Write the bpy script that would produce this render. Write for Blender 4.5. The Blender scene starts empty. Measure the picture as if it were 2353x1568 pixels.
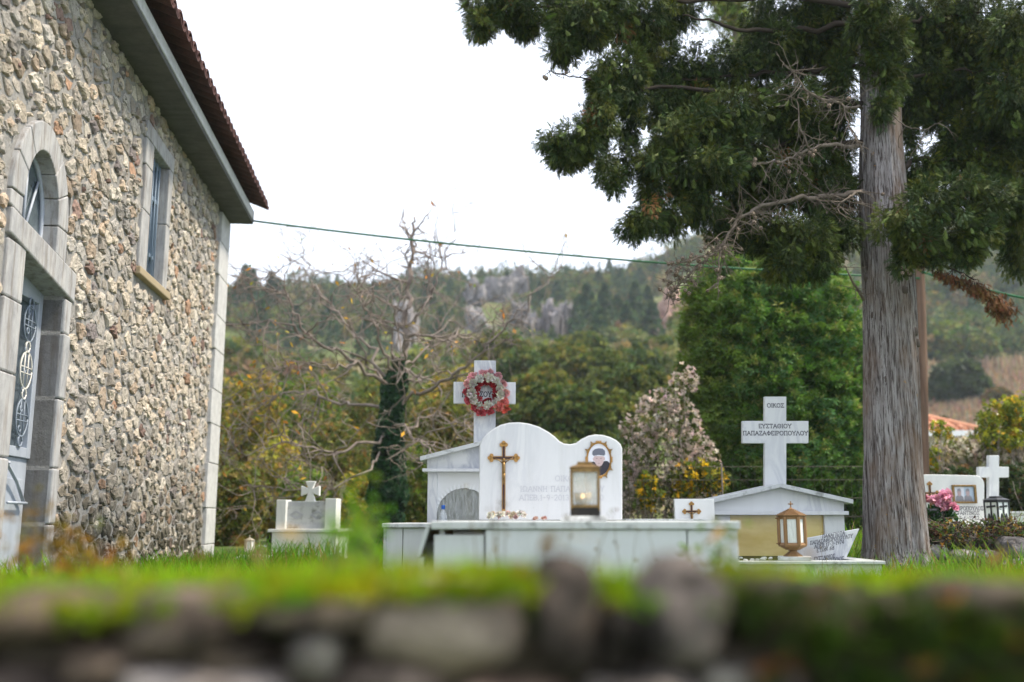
import bpy, bmesh, math, random
import numpy as np
from mathutils import Vector, Matrix
from mathutils import noise as mnoise
rng = np.random.default_rng(7); random.seed(7)
scene = bpy.context.scene
R = math.radians
# ------------------------------------------------------------------ camera
EYE = 0.45
FV, PT = 2353*35/36, R(10.185)          # focal length in units of a 2353-wide picture, upward pitch
CP, SP = math.cos(PT), math.sin(PT)
cd = bpy.data.cameras.new('camera'); cam = bpy.data.objects.new('camera', cd)
scene.collection.objects.link(cam); scene.camera = cam
cam.location = (0, 0, EYE); cam.rotation_euler = (R(90)+PT, 0, 0)
cd.lens = 35; cd.sensor_width = 36; cd.clip_start = 0.02; cd.clip_end = 2000
cd.dof.use_dof = True; cd.dof.focus_distance = 7.3; cd.dof.aperture_fstop = 1.2
# ------------------------------------------------------------------ world, sun, exposure
SUN_EL, SUN_AZ = R(58), R(92)            # azimuth clockwise from +Y: on the right, a little behind the camera
w = bpy.data.worlds.new('World'); scene.world = w; w.use_nodes = True
nt = w.node_tree; nt.nodes.clear()
sky = nt.nodes.new('ShaderNodeTexSky'); sky.sky_type = 'NISHITA'; sky.sun_disc = False
sky.sun_elevation = SUN_EL; sky.sun_rotation = SUN_AZ
sky.air_density = 1.0; sky.dust_density = 4.0; sky.ozone_density = 1.0
tc = nt.nodes.new('ShaderNodeTexCoord')
mp = nt.nodes.new('ShaderNodeMapping'); mp.inputs['Scale'].default_value = (1.2, 1.2, 3.0)
nz = nt.nodes.new('ShaderNodeTexNoise'); nz.inputs['Scale'].default_value = 2.2; nz.inputs['Detail'].default_value = 7; nz.inputs['Roughness'].default_value = 0.55
cr = nt.nodes.new('ShaderNodeValToRGB')
cr.color_ramp.elements[0].position = 0.30; cr.color_ramp.elements[0].color = (0.86, 0.86, 0.86, 1)
cr.color_ramp.elements[1].position = 0.62; cr.color_ramp.elements[1].color = (1, 1, 1, 1)
mx = nt.nodes.new('ShaderNodeMix'); mx.data_type = 'RGBA'
mx.inputs[7].default_value = (9.7, 10.5, 12.0, 1)      # thin bright cloud layer
bg = nt.nodes.new('ShaderNodeBackground'); bg.inputs['Strength'].default_value = 0.082
wo = nt.nodes.new('ShaderNodeOutputWorld')
L = nt.links.new
L(tc.outputs['Generated'], mp.inputs['Vector']); L(mp.outputs['Vector'], nz.inputs['Vector'])
L(nz.outputs['Fac'], cr.inputs['Fac']); L(cr.outputs['Color'], mx.inputs[0])
L(sky.outputs['Color'], mx.inputs[6]); L(mx.outputs[2], bg.inputs['Color']); L(bg.outputs['Background'], wo.inputs['Surface'])
sd = bpy.data.lights.new('sun', 'SUN'); sd.energy = 3.3; sd.angle = R(6); sd.color = (1.0, 0.89, 0.72)
sun = bpy.data.objects.new('sun', sd); scene.collection.objects.link(sun)
sun.rotation_euler = (R(90)-SUN_EL, 0, math.pi-SUN_AZ); sun.location = (6, -8, 14)
vs = scene.view_settings
vs.view_transform = 'Standard'; vs.look = 'None'; vs.exposure = 1.0; vs.gamma = 1.0
scene.cycles.use_denoising = True
scene.cycles.max_bounces = 6; scene.cycles.diffuse_bounces = 3; scene.cycles.glossy_bounces = 3
scene.cycles.transmission_bounces = 4; scene.cycles.transparent_max_bounces = 8; scene.cycles.volume_bounces = 0
scene.cycles.caustics_reflective = False; scene.cycles.caustics_refractive = False
scene.cycles.sample_clamp_indirect = 6
# ------------------------------------------------------------------ measuring
def ray(x, y):
    u = 784.3-y
    return (x-1176.5, FV*CP-u*SP, FV*SP+u*CP)
def V(x, y, Y):                           # a point of the photo (2353-wide) at Y metres in front
    r = ray(x, y); t = Y/r[1]
    return Vector((r[0]*t, Y, EYE+r[2]*t))
def K(Y): return Y/FV                     # metres per photo pixel at Y (about)
# ------------------------------------------------------------------ objects
def col_link(o): scene.collection.objects.link(o)
OFF = {}
def tag(o, label=None, cat=None, group=None, kind=None):
    if label: o['label'] = label
    if cat: o['category'] = cat
    if group: o['group'] = group
    if kind: o['kind'] = kind
    return o
def thing(name, loc, label, cat, group=None):
    o = bpy.data.objects.new(name, None); col_link(o); o.location = loc; o.empty_display_size = 0.1
    OFF[o.name] = Vector(loc)
    return tag(o, label, cat, group)
def link_mesh(name, me, mats, parent=None, local=False):
    o = bpy.data.objects.new(name, me); col_link(o)
    for m in (mats if isinstance(mats, (list, tuple)) else [mats]): me.materials.append(m)
    if parent is not None:
        o.parent = parent
        if not local: o.location = -OFF.get(parent.name, Vector((0, 0, 0)))
    OFF[o.name] = Vector((0, 0, 0)) if not local else OFF.get(parent.name, Vector((0, 0, 0))) if parent else Vector((0, 0, 0))
    return o
def copy_tree(o, parent=None):
    c = o.copy(); col_link(c)
    if parent is not None: c.parent = parent
    for ch in list(o.children): copy_tree(ch, c)
    return c
class MB:
    def __init__(s): s.v = []; s.f = []; s.m = []; s.c = []; s.sm = []
    def add(s, vs, fs, mat=0, col=None, smooth=False):
        b = len(s.v); s.v += [tuple(v) for v in vs]
        for f in fs: s.f.append(tuple(i+b for i in f)); s.m.append(mat); s.sm.append(smooth)
        s.c += [col or (1, 1, 1)]*len(vs); return s
    def box(s, x0, x1, y0, y1, z0, z1, mat=0, M=None, col=None):
        vs = [Vector((x, y, z)) for z in (z0, z1) for y in (y0, y1) for x in (x0, x1)]
        if M is not None: vs = [M @ v for v in vs]
        return s.add(vs, [(0, 2, 3, 1), (4, 5, 7, 6), (0, 1, 5, 4), (2, 6, 7, 3), (0, 4, 6, 2), (1, 3, 7, 5)], mat, col)
    def prism(s, poly, y0, y1, mat=0, M=None, smooth=False):  # poly of (x,z), counter-clockwise seen from -Y
        n = len(poly)
        vs = [Vector((x, y0, z)) for x, z in poly]+[Vector((x, y1, z)) for x, z in poly]
        if M is not None: vs = [M @ v for v in vs]
        fs = [tuple(range(n)), tuple(range(2*n-1, n-1, -1))]+[((i+1) % n, i, i+n, (i+1) % n+n) for i in range(n)]
        return s.add(vs, fs, mat, None, smooth)
    def tube(s, pts, rad, n=6, mat=0, col=None, cap=True):
        pts = [Vector(p) for p in pts]; N = len(pts)
        rad = [rad]*N if not isinstance(rad, (list, tuple)) else rad
        vs = []; up = Vector((0.31, 0.17, 0.93))
        for i, p in enumerate(pts):
            d = (pts[min(i+1, N-1)]-pts[max(i-1, 0)])
            d = d.normalized() if d.length > 1e-9 else Vector((0, 0, 1))
            a = d.cross(up)
            if a.length < 1e-3: a = d.cross(Vector((1, 0, 0)))
            a.normalize(); b = d.cross(a)
            for k in range(n):
                t = 2*math.pi*k/n; vs.append(p+(a*math.cos(t)+b*math.sin(t))*rad[i])
        fs = [(i*n+k, i*n+(k+1) % n, (i+1)*n+(k+1) % n, (i+1)*n+k) for i in range(N-1) for k in range(n)]
        if cap: fs += [tuple(range(n-1, -1, -1)), tuple((N-1)*n+k for k in range(n))]
        return s.add(vs, fs, mat, col, n > 4)
    def lathe(s, prof, c, n=16, mat=0, rot=0.0, smooth=True, M=None):  # prof of (r,z)
        vs = []; N = len(prof)
        for r, z in prof:
            for k in range(n):
                t = 2*math.pi*k/n+rot; vs.append(Vector((c[0]+r*math.cos(t), c[1]+r*math.sin(t), c[2]+z)))
        if M is not None: vs = [M @ v for v in vs]
        fs = [(i*n+k, i*n+(k+1) % n, (i+1)*n+(k+1) % n, (i+1)*n+k) for i in range(N-1) for k in range(n)]
        fs += [tuple(range(n-1, -1, -1)), tuple((N-1)*n+k for k in range(n))]
        return s.add(vs, fs, mat, None, smooth)
    def build(s, name, mats, parent=None, bevel=0, local=False):
        me = bpy.data.meshes.new(name); me.from_pydata(s.v, [], s.f)
        me.polygons.foreach_set('material_index', s.m); me.polygons.foreach_set('use_smooth', s.sm)
        if any(c != (1, 1, 1) for c in s.c):
            a = me.color_attributes.new('Col', 'FLOAT_COLOR', 'POINT')
            a.data.foreach_set('color', np.array([(*c, 1) for c in s.c], dtype=np.float32).ravel())
        me.update()
        o = link_mesh(name, me, mats, parent, local)
        if bevel:
            b = o.modifiers.new('bevel', 'BEVEL'); b.width = bevel; b.segments = 2; b.limit_method = 'ANGLE'; b.angle_limit = R(40)
        return o
def np_mesh(name, verts, faces, mats, parent=None, cols=None, smooth=False, local=False, mi=None):
    me = bpy.data.meshes.new(name); verts = np.asarray(verts, np.float32); faces = np.asarray(faces, np.int32)
    nf, k = faces.shape
    me.vertices.add(len(verts)); me.vertices.foreach_set('co', verts.ravel())
    me.loops.add(nf*k); me.loops.foreach_set('vertex_index', faces.ravel())
    me.polygons.add(nf); me.polygons.foreach_set('loop_start', np.arange(0, nf*k, k, dtype=np.int32))
    if smooth: me.polygons.foreach_set('use_smooth', np.ones(nf, bool))
    if mi is not None: me.polygons.foreach_set('material_index', np.asarray(mi, np.int32))
    if cols is not None:
        a = me.color_attributes.new('Col', 'FLOAT_COLOR', 'POINT')
        c4 = np.ones((len(verts), 4), np.float32); c4[:, :3] = cols; a.data.foreach_set('color', c4.ravel())
    me.update(calc_edges=True); me.validate()
    return link_mesh(name, me, mats, parent, local)
def basis(d, roll=None):                  # rotation matrices sending local +Z to d
    d = np.asarray(d, float); d = d/np.linalg.norm(d, axis=1, keepdims=True); N = len(d)
    r = rng.normal(size=(N, 3)) if roll is None else roll
    x = np.cross(r, d); x /= np.linalg.norm(x, axis=1, keepdims=True)+1e-9
    y = np.cross(d, x)
    return np.stack([x, y, d], axis=2)
def scatter(tv, tf, pos, rot, scale, col, jit=0.0):
    tv = np.asarray(tv, float); tf = np.asarray(tf, int); N = len(pos); n = len(tv)
    P = np.einsum('nij,vj->nvi', rot, tv)*np.reshape(scale, (-1, 1, 1))+pos[:, None, :]
    F = (tf[None]+(np.arange(N)*n)[:, None, None]).reshape(-1, tf.shape[1])
    C = np.repeat(col, n, axis=0)
    return P.reshape(-1, 3), F, C
def merge(parts):
    b = 0; vs, fs, cs = [], [], []
    for v, f, c in parts: vs.append(v); fs.append(f+b); cs.append(c); b += len(v)
    return np.concatenate(vs), np.concatenate(fs), np.concatenate(cs)
def fbm(p, s=1.0, o=4): return mnoise.fractal(Vector(p)*s, 1.0, 2.0, o)
# ------------------------------------------------------------------ materials
def mat(name, base=(0.5, 0.5, 0.5), rough=0.6, metal=0.0, spec=0.4, emit=None, alpha=None):
    m = bpy.data.materials.new(name); m.use_nodes = True; p = m.node_tree.nodes['Principled BSDF']
    p.inputs['Base Color'].default_value = (*base, 1); p.inputs['Roughness'].default_value = rough
    p.inputs['Metallic'].default_value = metal; p.inputs['Specular IOR Level'].default_value = spec
    if emit: p.inputs['Emission Color'].default_value = (*emit[0], 1); p.inputs['Emission Strength'].default_value = emit[1]
    return m
class NG:                                 # small node-graph helper
    def __init__(s, m): s.t = m.node_tree; s.p = s.t.nodes['Principled BSDF']; s.o = s.t.nodes['Material Output']
    def n(s, ty, **k):
        x = s.t.nodes.new('ShaderNode'+ty)
        for a, b in k.items():
            if a[0] == '_': setattr(x, a[1:], b)
            else: x.inputs[a.replace('__', ' ')].default_value = b
        return x
    def l(s, a, b): s.t.links.new(a, b)
    def coord(s, scale=(1, 1, 1), rot=(0, 0, 0), kind='Object'):
        c = s.n('TexCoord'); m = s.n('Mapping'); m.inputs['Scale'].default_value = scale; m.inputs['Rotation'].default_value = rot
        s.l(c.outputs[kind], m.inputs['Vector']); return m.outputs['Vector']
    def noise(s, vec, scale, detail=5, rough=0.6, dist=0.0):
        x = s.n('TexNoise', Scale=scale, Detail=detail, Roughness=rough, Distortion=dist); s.l(vec, x.inputs['Vector']); return x.outputs['Fac']
    def ramp(s, fac, stops):
        r = s.n('ValToRGB'); e = r.color_ramp.elements
        while len(e) < len(stops): e.new(0.5)
        for k, (p, c) in enumerate(stops):
            e[k].position = p; e[k].color = (*c, 1) if not isinstance(c, (int, float)) else (c, c, c, 1)
        s.l(fac, r.inputs['Fac']); return r.outputs['Color']
    def mix(s, fac, a, b, mode='MIX'):
        x = s.n('Mix', _data_type='RGBA', _blend_type=mode)
        for i, v in ((0, fac), (6, a), (7, b)):
            if isinstance(v, (int, float)): x.inputs[i].default_value = v
            elif isinstance(v, tuple): x.inputs[i].default_value = (*v, 1)
            else: s.l(v, x.inputs[i])
        return x.outputs[2]
    def base(s, c): s.l(c, s.p.inputs['Base Color'])
    def bump(s, h, strength=0.4, dist=0.01):
        b = s.n('Bump', Strength=strength, Distance=dist); s.l(h, b.inputs['Height']); s.l(b.outputs['Normal'], s.p.inputs['Normal'])
    def attr(s, name='Col'):
        a = s.n('Attribute'); a.attribute_name = name; return a.outputs['Color']
def marble(name, tint=(0.80, 0.81, 0.82), vein=0.5, scale=1.0, dirt=0.25, rot=(0.3, 0.5, 0.2), rough=0.38):
    m = mat(name, tint, rough); g = NG(m)
    v = g.coord((1, 1, 0.35), rot)
    vn = g.noise(v, 5.0*scale, 8, 0.62, 1.6)
    veins = g.ramp(vn, [(0.42, 0.0), (0.50, 1.0), (0.56, 0.0)])
    msk = g.ramp(g.noise(v, 1.7*scale, 3), [(0.45, 0.0), (0.7, vein)])
    x = g.n('Math', _operation='MULTIPLY'); g.l(veins, x.inputs[0]); g.l(msk, x.inputs[1])
    c = g.mix(x.outputs[0], tint, (0.36, 0.38, 0.44))
    st = g.coord((9, 9, 0.9))
    s1 = g.ramp(g.noise(st, 2.0, 6, 0.65), [(0.5, 0.0), (0.8, dirt)])
    c = g.mix(s1, c, (0.42, 0.43, 0.42))
    sp = g.ramp(g.noise(g.coord(), 60, 3, 0.7), [(0.62, 0.0), (0.75, dirt*0.9)])
    c = g.mix(sp, c, (0.35, 0.35, 0.33))
    if dirt > 0.45:                       # dark lichen patches
        lp = g.ramp(g.noise(g.coord((1, 1, 1)), 9, 8, 0.75), [(0.52, 0.0), (0.62, 0.75)]); c = g.mix(lp, c, (0.16, 0.165, 0.15))
    g.base(c)
    g.bump(g.noise(g.coord(), 140, 3), 0.05, 0.002)
    return m
def leafmat(name, trans=0.35, rough=0.55, spec=0.25, tint=None):
    m = mat(name, (0.1, 0.2, 0.05), rough, 0, spec); g = NG(m)
    c = g.attr(); nzf = g.noise(g.coord(), 9.0, 3)
    c = g.mix(1.0, c, g.ramp(nzf, [(0.3, 0.75), (0.7, 1.25)]), 'MULTIPLY'); g.base(c)
    t = g.n('BsdfTranslucent'); g.l(c, t.inputs['Color'])
    ms = g.n('MixShader'); ms.inputs[0].default_value = trans
    g.l(g.p.outputs[0], ms.inputs[1]); g.l(t.outputs[0], ms.inputs[2]); g.l(ms.outputs[0], g.o.inputs['Surface'])
    return m
M = {}
M['marble'] = marble('marble_plain', (0.62, 0.63, 0.645), 0.3, 0.8, 0.45)
M['marble_veined'] = marble('marble_veined', (0.64, 0.65, 0.66), 0.95, 0.75, 0.15, (0.2, 0.9, 0.1))
M['marble_whitened'] = marble('marble_whitened', (0.78, 0.78, 0.76), 0.2, 0.8, 0.12)  # whiter than the other marble: the far tomb's sunlight put into the colour
M['marble_old'] = marble('marble_old', (0.54, 0.555, 0.555), 0.35, 1.0, 0.6)
M['ink'] = mat('inscription_black', (0.03, 0.03, 0.05), 0.6)
M['ink_pale'] = mat('inscription_grey', (0.46, 0.47, 0.52), 0.7)
M['edge_dirt'] = None
def lichen():
    m = mat('lichened_edge', (0.5, 0.5, 0.5), 0.8); g = NG(m)
    n1 = g.noise(g.coord((1, 1, 1)), 14, 7, 0.7)
    g.base(g.ramp(n1, [(0.32, (0.10, 0.10, 0.10)), (0.46, (0.36, 0.37, 0.36)), (0.6, (0.68, 0.69, 0.68))]))
    g.bump(n1, 0.3, 0.004); return m
M['lichen'] = lichen()
M['mortar'] = mat('mortar', (0.3, 0.29, 0.27), 0.95, 0, 0.1); g = NG(M['mortar'])
n1 = g.noise(g.coord(), 18, 8, 0.7)
g.base(g.ramp(n1, [(0.3, (0.21, 0.20, 0.19)), (0.5, (0.295, 0.285, 0.275)), (0.75, (0.37, 0.36, 0.345))])); g.bump(n1, 0.8, 0.02)
def stonemat(name, bs=0.8, stains=True):
    m = mat(name, (0.4, 0.4, 0.4), 0.9, 0, 0.2); g = NG(m); c = g.attr()
    n1 = g.noise(g.coord(), 22, 9, 0.72); n2 = g.noise(g.coord(), 70, 4, 0.7); n3 = g.noise(g.coord(), 7, 5, 0.6)
    c = g.mix(1.0, c, g.ramp(n1, [(0.30, 0.5), (0.45, 0.95), (0.72, 1.35)]), 'MULTIPLY')
    c = g.mix(g.ramp(n3, [(0.58, 0.0), (0.76, 0.4)]), c, (0.38, 0.25, 0.16))
    c = g.mix(g.ramp(n2, [(0.54, 0.0), (0.66, 0.65)]), c, (0.12, 0.10, 0.085))
    if not stains: c = g.mix(1.0, c, g.ramp(g.noise(g.coord(), 11, 4, 0.6), [(0.36, 0.30), (0.62, 1.35)]), 'MULTIPLY')
    if stains:                            # damp, mossy foot of the wall
        z = g.n('SeparateXYZ'); t = g.n('TexCoord'); g.l(t.outputs['Object'], z.inputs[0])
        a = g.n('MapRange'); a.inputs[1].default_value = 1.25; a.inputs[2].default_value = 0.25; g.l(z.outputs[2], a.inputs[0])
        mu = g.n('Math', _operation='MULTIPLY'); g.l(a.outputs[0], mu.inputs[0]); g.l(g.ramp(n3, [(0.36, 0.0), (0.52, 1.0)]), mu.inputs[1])
        c = g.mix(mu.outputs[0], c, (0.055, 0.05, 0.035))
    g.base(c); g.bump(n1, bs, 0.02); return m
M['rubble'] = stonemat('rubble_stone')
M['field_stone'] = stonemat('field_stone', 1.0, False)
M['dressed'] = mat('dressed_stone', (0.5, 0.5, 0.5), 0.85, 0, 0.2); g = NG(M['dressed'])
n1 = g.noise(g.coord((1, 1, 0.5)), 9, 8, 0.7); n2 = g.noise(g.coord((8, 8, 0.7)), 3, 6, 0.65); n3 = g.noise(g.coord(), 120, 3)
c = g.ramp(n1, [(0.25, (0.22, 0.22, 0.23)), (0.5, (0.38, 0.38, 0.39)), (0.75, (0.50, 0.49, 0.48))])
c = g.mix(g.ramp(n2, [(0.48, 0.0), (0.70, 0.75)]), c, (0.17, 0.135, 0.105))
c = g.mix(g.ramp(n3, [(0.60, 0.0), (0.70, 0.35)]), c, (0.2, 0.19, 0.18)); g.base(c); g.bump(n1, 0.35, 0.01)
def concrete(name, a, b):
    m = mat(name, a, 0.9, 0, 0.15); g = NG(m); n1 = g.noise(g.coord((1, 1, 1)), 6, 9, 0.72)
    n2 = g.noise(g.coord((1, 6, 6)), 2.5, 5)
    c = g.ramp(n1, [(0.3, a), (0.7, b)]); c = g.mix(g.ramp(n2, [(0.5, 0.0), (0.8, 0.5)]), c, tuple(x*0.55 for x in a)); g.base(c); g.bump(n1, 0.3, 0.01); return m
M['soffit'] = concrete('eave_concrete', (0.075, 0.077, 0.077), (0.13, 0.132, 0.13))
M['corner'] = concrete('corner_limestone', (0.42, 0.42, 0.43), (0.60, 0.60, 0.60))
M['fascia'] = concrete('fascia_concrete', (0.46, 0.47, 0.50), (0.66, 0.67, 0.70))
def tilemat(name, a, b, dark=(0.07, 0.05, 0.04)):
    m = mat(name, a, 0.85, 0, 0.2); g = NG(m); n1 = g.noise(g.coord(), 7, 7, 0.7); n2 = g.noise(g.coord(), 40, 4, 0.7)
    c = g.ramp(n1, [(0.3, a), (0.7, b)]); c = g.mix(g.ramp(n2, [(0.5, 0.0), (0.7, 0.6)]), c, dark); g.base(c); g.bump(n2, 0.3, 0.01); return m
M['tile'] = tilemat('roof_tile_dark', (0.055, 0.028, 0.026), (0.115, 0.052, 0.044), (0.025, 0.02, 0.018))
M['tile_orange'] = tilemat('roof_tile_orange', (0.45, 0.17, 0.09), (0.62, 0.34, 0.22), (0.3, 0.14, 0.09))
M['door_metal'] = mat('painted_metal', (0.34, 0.38, 0.45), 0.45, 0.0, 0.5); g = NG(M['door_metal'])
n1 = g.noise(g.coord((1, 1, 0.4)), 8, 6, 0.7); g.base(g.ramp(n1, [(0.3, (0.30, 0.34, 0.41)), (0.7, (0.42, 0.46, 0.53))]))
M['window_metal'] = mat('blue_window_metal', (0.20, 0.27, 0.36), 0.5)
M['pane_dark'] = mat('dark_window_glass', (0.06, 0.08, 0.10), 0.12, 0, 0.6); g = NG(M['pane_dark'])
g.base(g.ramp(g.noise(g.coord(), 4, 5, 0.6), [(0.35, (0.035, 0.05, 0.06)), (0.65, (0.12, 0.15, 0.17))]))
M['brass'] = mat('aged_brass', (0.30, 0.19, 0.07), 0.42, 0.75); g = NG(M['brass'])
n1 = g.noise(g.coord(), 40, 5, 0.7); g.base(g.ramp(n1, [(0.3, (0.15, 0.09, 0.035)), (0.7, (0.36, 0.23, 0.09))]))
M['bronze'] = mat('golden_bronze', (0.40, 0.22, 0.065), 0.45, 0.5)
M['copper_paint'] = mat('copper_coloured_metal', (0.27, 0.15, 0.065), 0.45, 0.3)
M['bronze_dark'] = mat('dark_inlay', (0.035, 0.010, 0.012), 0.5, 0.0)
M['black_metal'] = mat('black_metal', (0.025, 0.025, 0.028), 0.4, 0.3)
M['soot'] = mat('soot', (0.02, 0.018, 0.016), 0.8)
def glass(name, tint=(0.8, 0.85, 0.85), dif=0.45):
    m = mat(name, tint, 0.08, 0, 0.6); g = NG(m)
    tr = g.n('BsdfTransparent'); ms = g.n('MixShader')
    f = g.ramp(g.noise(g.coord((6, 6, 1)), 12, 4, 0.7), [(0.3, max(dif-0.15, 0.02)), (0.7, min(dif+0.2, 1.0))])
    g.l(f, ms.inputs[0]); g.l(tr.outputs[0], ms.inputs[1]); g.l(g.p.outputs[0], ms.inputs[2]); g.l(ms.outputs[0], g.o.inputs['Surface']); return m
M['glass'] = glass('dusty_glass', (0.82, 0.85, 0.83), 0.16)
M['glass_whitened'] = glass('whitened_glass', (0.90, 0.92, 0.90), 0.80)  # white panes: the reflected sky is put into the glass colour
M['glass_clear'] = glass('clear_plastic', (0.7, 0.75, 0.78), 0.35)
M['bluecap'] = mat('blue_cap', (0.02, 0.12, 0.5), 0.4)
M['candle'] = mat('candle_wax', (0.75, 0.66, 0.5), 0.5, 0, 0.3)
M['flame'] = mat('candle_flame', (1, 0.7, 0.3), 0.5, emit=((1.0, 0.62, 0.22), 6.0))
M['candle_cup'] = glass('candle_cup', (0.75, 0.6, 0.35), 0.55)
def goldpane():
    m = mat('gold_tinted_glass', (0.55, 0.45, 0.20), 0.12, 0.0, 0.6); g = NG(m)
    n1 = g.noise(g.coord((1, 1, 2)), 3.5, 5, 0.6); g.base(g.ramp(n1, [(0.3, (0.52, 0.39, 0.12)), (0.7, (0.70, 0.57, 0.25))])); return m
M['goldpane'] = goldpane()
M['bark'] = mat('cypress_bark', (0.3, 0.27, 0.25), 0.95, 0, 0.1); g = NG(M['bark'])
n1 = g.noise(g.coord((20, 20, 1.5), (0, 0.10, 0)), 1.6, 8, 0.7, 0.6); n2 = g.noise(g.coord((70, 70, 3.5), (0, 0.10, 0)), 1.3, 6, 0.7); n3 = g.noise(g.coord((2, 2, 1)), 2.2, 5)
c = g.ramp(n1, [(0.34, (0.09, 0.075, 0.068)), (0.46, (0.27, 0.245, 0.235)), (0.64, (0.44, 0.42, 0.415))])
c = g.mix(g.ramp(n2, [(0.42, 0.95), (0.50, 0.0)]), c, (0.055, 0.042, 0.036))
c = g.mix(g.ramp(n3, [(0.46, 0.0), (0.64, 0.6)]), c, (0.20, 0.13, 0.085)); c = g.mix(g.ramp(g.noise(g.coord(), 16, 4), [(0.70, 0.0), (0.74, 0.6)]), c, (0.40, 0.22, 0.04)); g.base(c); g.bump(n2, 1.0, 0.02)
M['twig'] = mat('grey_twig', (0.20, 0.165, 0.135), 0.9, 0, 0.15); g = NG(M['twig'])
g.base(g.ramp(g.noise(g.coord(), 25, 5, 0.7), [(0.3, (0.09, 0.07, 0.055)), (0.7, (0.22, 0.185, 0.15))]))
M['walnut_bark'] = mat('walnut_bark', (0.23, 0.19, 0.17), 0.9, 0, 0.15); g = NG(M['walnut_bark'])
g.base(g.ramp(g.noise(g.coord(), 6, 6, 0.7), [(0.3, (0.13, 0.10, 0.085)), (0.7, (0.32, 0.27, 0.24))]))
M['dark_bark'] = mat('dark_bark', (0.05, 0.04, 0.032), 0.95, 0, 0.1)
M['cone'] = mat('cypress_cone', (0.2, 0.15, 0.11), 0.85, 0, 0.2); g = NG(M['cone'])
vo = g.n('TexVoronoi', Scale=75.0); vo.feature = 'DISTANCE_TO_EDGE'; g.l(g.coord(), vo.inputs['Vector'])
g.base(g.ramp(vo.outputs['Distance'], [(0.02, (0.05, 0.035, 0.025)), (0.12, (0.27, 0.21, 0.16))])); g.bump(vo.outputs['Distance'], 0.6, 0.004)
M['leaf'] = leafmat('foliage'); M['leaf_dense'] = leafmat('cypress_foliage', 0.08, 0.65, 0.2)
M['grass'] = leafmat('grass_blades', 0.5, 0.7, 0.08)
M['petal'] = leafmat('petals', 0.25, 0.8, 0.1)
M['pole'] = mat('weathered_pole', (0.22, 0.12, 0.07), 0.9, 0, 0.1); g = NG(M['pole'])
g.base(g.ramp(g.noise(g.coord((12, 12, 0.8)), 2, 6, 0.7), [(0.3, (0.085, 0.055, 0.042)), (0.7, (0.21, 0.135, 0.095))]))
M['cable'] = mat('green_cable', (0.006, 0.10, 0.03), 0.5)
M['wire'] = mat('rusty_wire', (0.10, 0.085, 0.07), 0.7, 0.3)
M['plaster'] = mat('white_plaster', (0.72, 0.70, 0.66), 0.85); M['dark'] = mat('dark_opening', (0.02, 0.02, 0.02), 0.6)
M['gutter'] = mat('white_gutter', (0.8, 0.8, 0.8), 0.4)
M['skin'] = mat('photo_skin', (0.50, 0.36, 0.34), 0.4); M['skin_pale'] = mat('photo_skin_pale', (0.72, 0.62, 0.58), 0.4)
M['photo_bg'] = mat('photo_background', (0.72, 0.73, 0.80), 0.3); M['photo_blue'] = mat('photo_background_blue', (0.45, 0.55, 0.66), 0.3)
M['photo_coat'] = mat('photo_coat', (0.02, 0.016, 0.025), 0.3); M['photo_cap'] = mat('photo_cap', (0.12, 0.13, 0.17), 0.3)
M['photo_grey'] = mat('photo_grey', (0.28, 0.27, 0.29), 0.3); M['photo_line'] = mat('photo_shadow_tone', (0.26, 0.17, 0.17), 0.4); M['skin'] = mat('photo_skin', (0.54, 0.41, 0.41), 0.4); M['skin_pale'] = mat('photo_skin_pale', (0.50, 0.37, 0.37), 0.4)
# ------------------------------------------------------------------ ground and hills
def sstep(a, b, x): t = np.clip((x-a)/(b-a), 0, 1); return t*t*(3-2*t)
def gz(x, y):
    x = np.asarray(x, float); y = np.asarray(y, float)
    z = 0.335*(1-sstep(1.0, 4.0, y))
    z = z+0.24*sstep(2.0, 3.1, x)*sstep(7.4, 8.6, y)*(1-sstep(16, 20, y))
    z = z+0.015*np.sin(x*3.1+y*1.7)+0.012*np.sin(x*1.3-y*2.9)
    return np.where(y < 1.08, -0.95+0.02*np.sin(x*2.2), z)
RX = [-3000, 300, 525, 700, 850, 1000, 1200, 1350, 1450, 1520, 1570, 1620, 1700, 1900, 2353, 5000]
RY = [600, 640, 655, 672, 668, 655, 648, 640, 632, 618, 585, 560, 545, 520, 500, 480]
def ridge_tan(q):
    vx = 1176.5+q*2320.0; vy = np.interp(vx, RX, RY); u = 784.3-vy
    return (FV*SP+u*CP)/(FV*CP-u*SP)
GY = [18, 26, 40, 60, 85, 115, 145, 175, 260, 420]
GG = [0.0, 0.06, 0.30, 0.47, 0.66, 0.84, 1.0, 0.97, 0.72, 0.40]
GR = [0.0, 0.03, 0.12, 0.25, 0.50, 0.75, 0.95, 1.0, 0.80, 0.50]   # the right side stays flatter for longer
def hz(x, y):
    x = np.asarray(x, float); y = np.asarray(y, float); q = x/y
    wr = sstep(0.30, 0.44, q)
    g = np.interp(y, GY, GG)*(1-wr)+np.interp(y, GY, GR)*wr
    b = EYE*sstep(18, 60, y)
    return b+y*ridge_tan(q)*g+0.5*sstep(25, 60, y)*(np.sin(x*0.35+y*0.13)+np.sin(y*0.31-x*0.17))
def grid(name, xs, ys, zf, m, warp=None):
    X, Y = np.meshgrid(xs, ys); 
    if warp: X = X*Y
    Z = zf(X, Y); nx, ny = len(xs), len(ys)
    i = np.arange(nx*ny).reshape(ny, nx)
    F = np.stack([i[:-1, :-1], i[:-1, 1:], i[1:, 1:], i[1:, :-1]], -1).reshape(-1, 4)
    return np_mesh(name, np.stack([X, Y, Z], -1).reshape(-1, 3), F, m, smooth=True)
m = mat('soil_and_turf', (0.07, 0.08, 0.03), 0.95, 0, 0.1); g = NG(m)
n1 = g.noise(g.coord(), 3, 8, 0.7); n2 = g.noise(g.coord(), 30, 5, 0.7)
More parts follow.
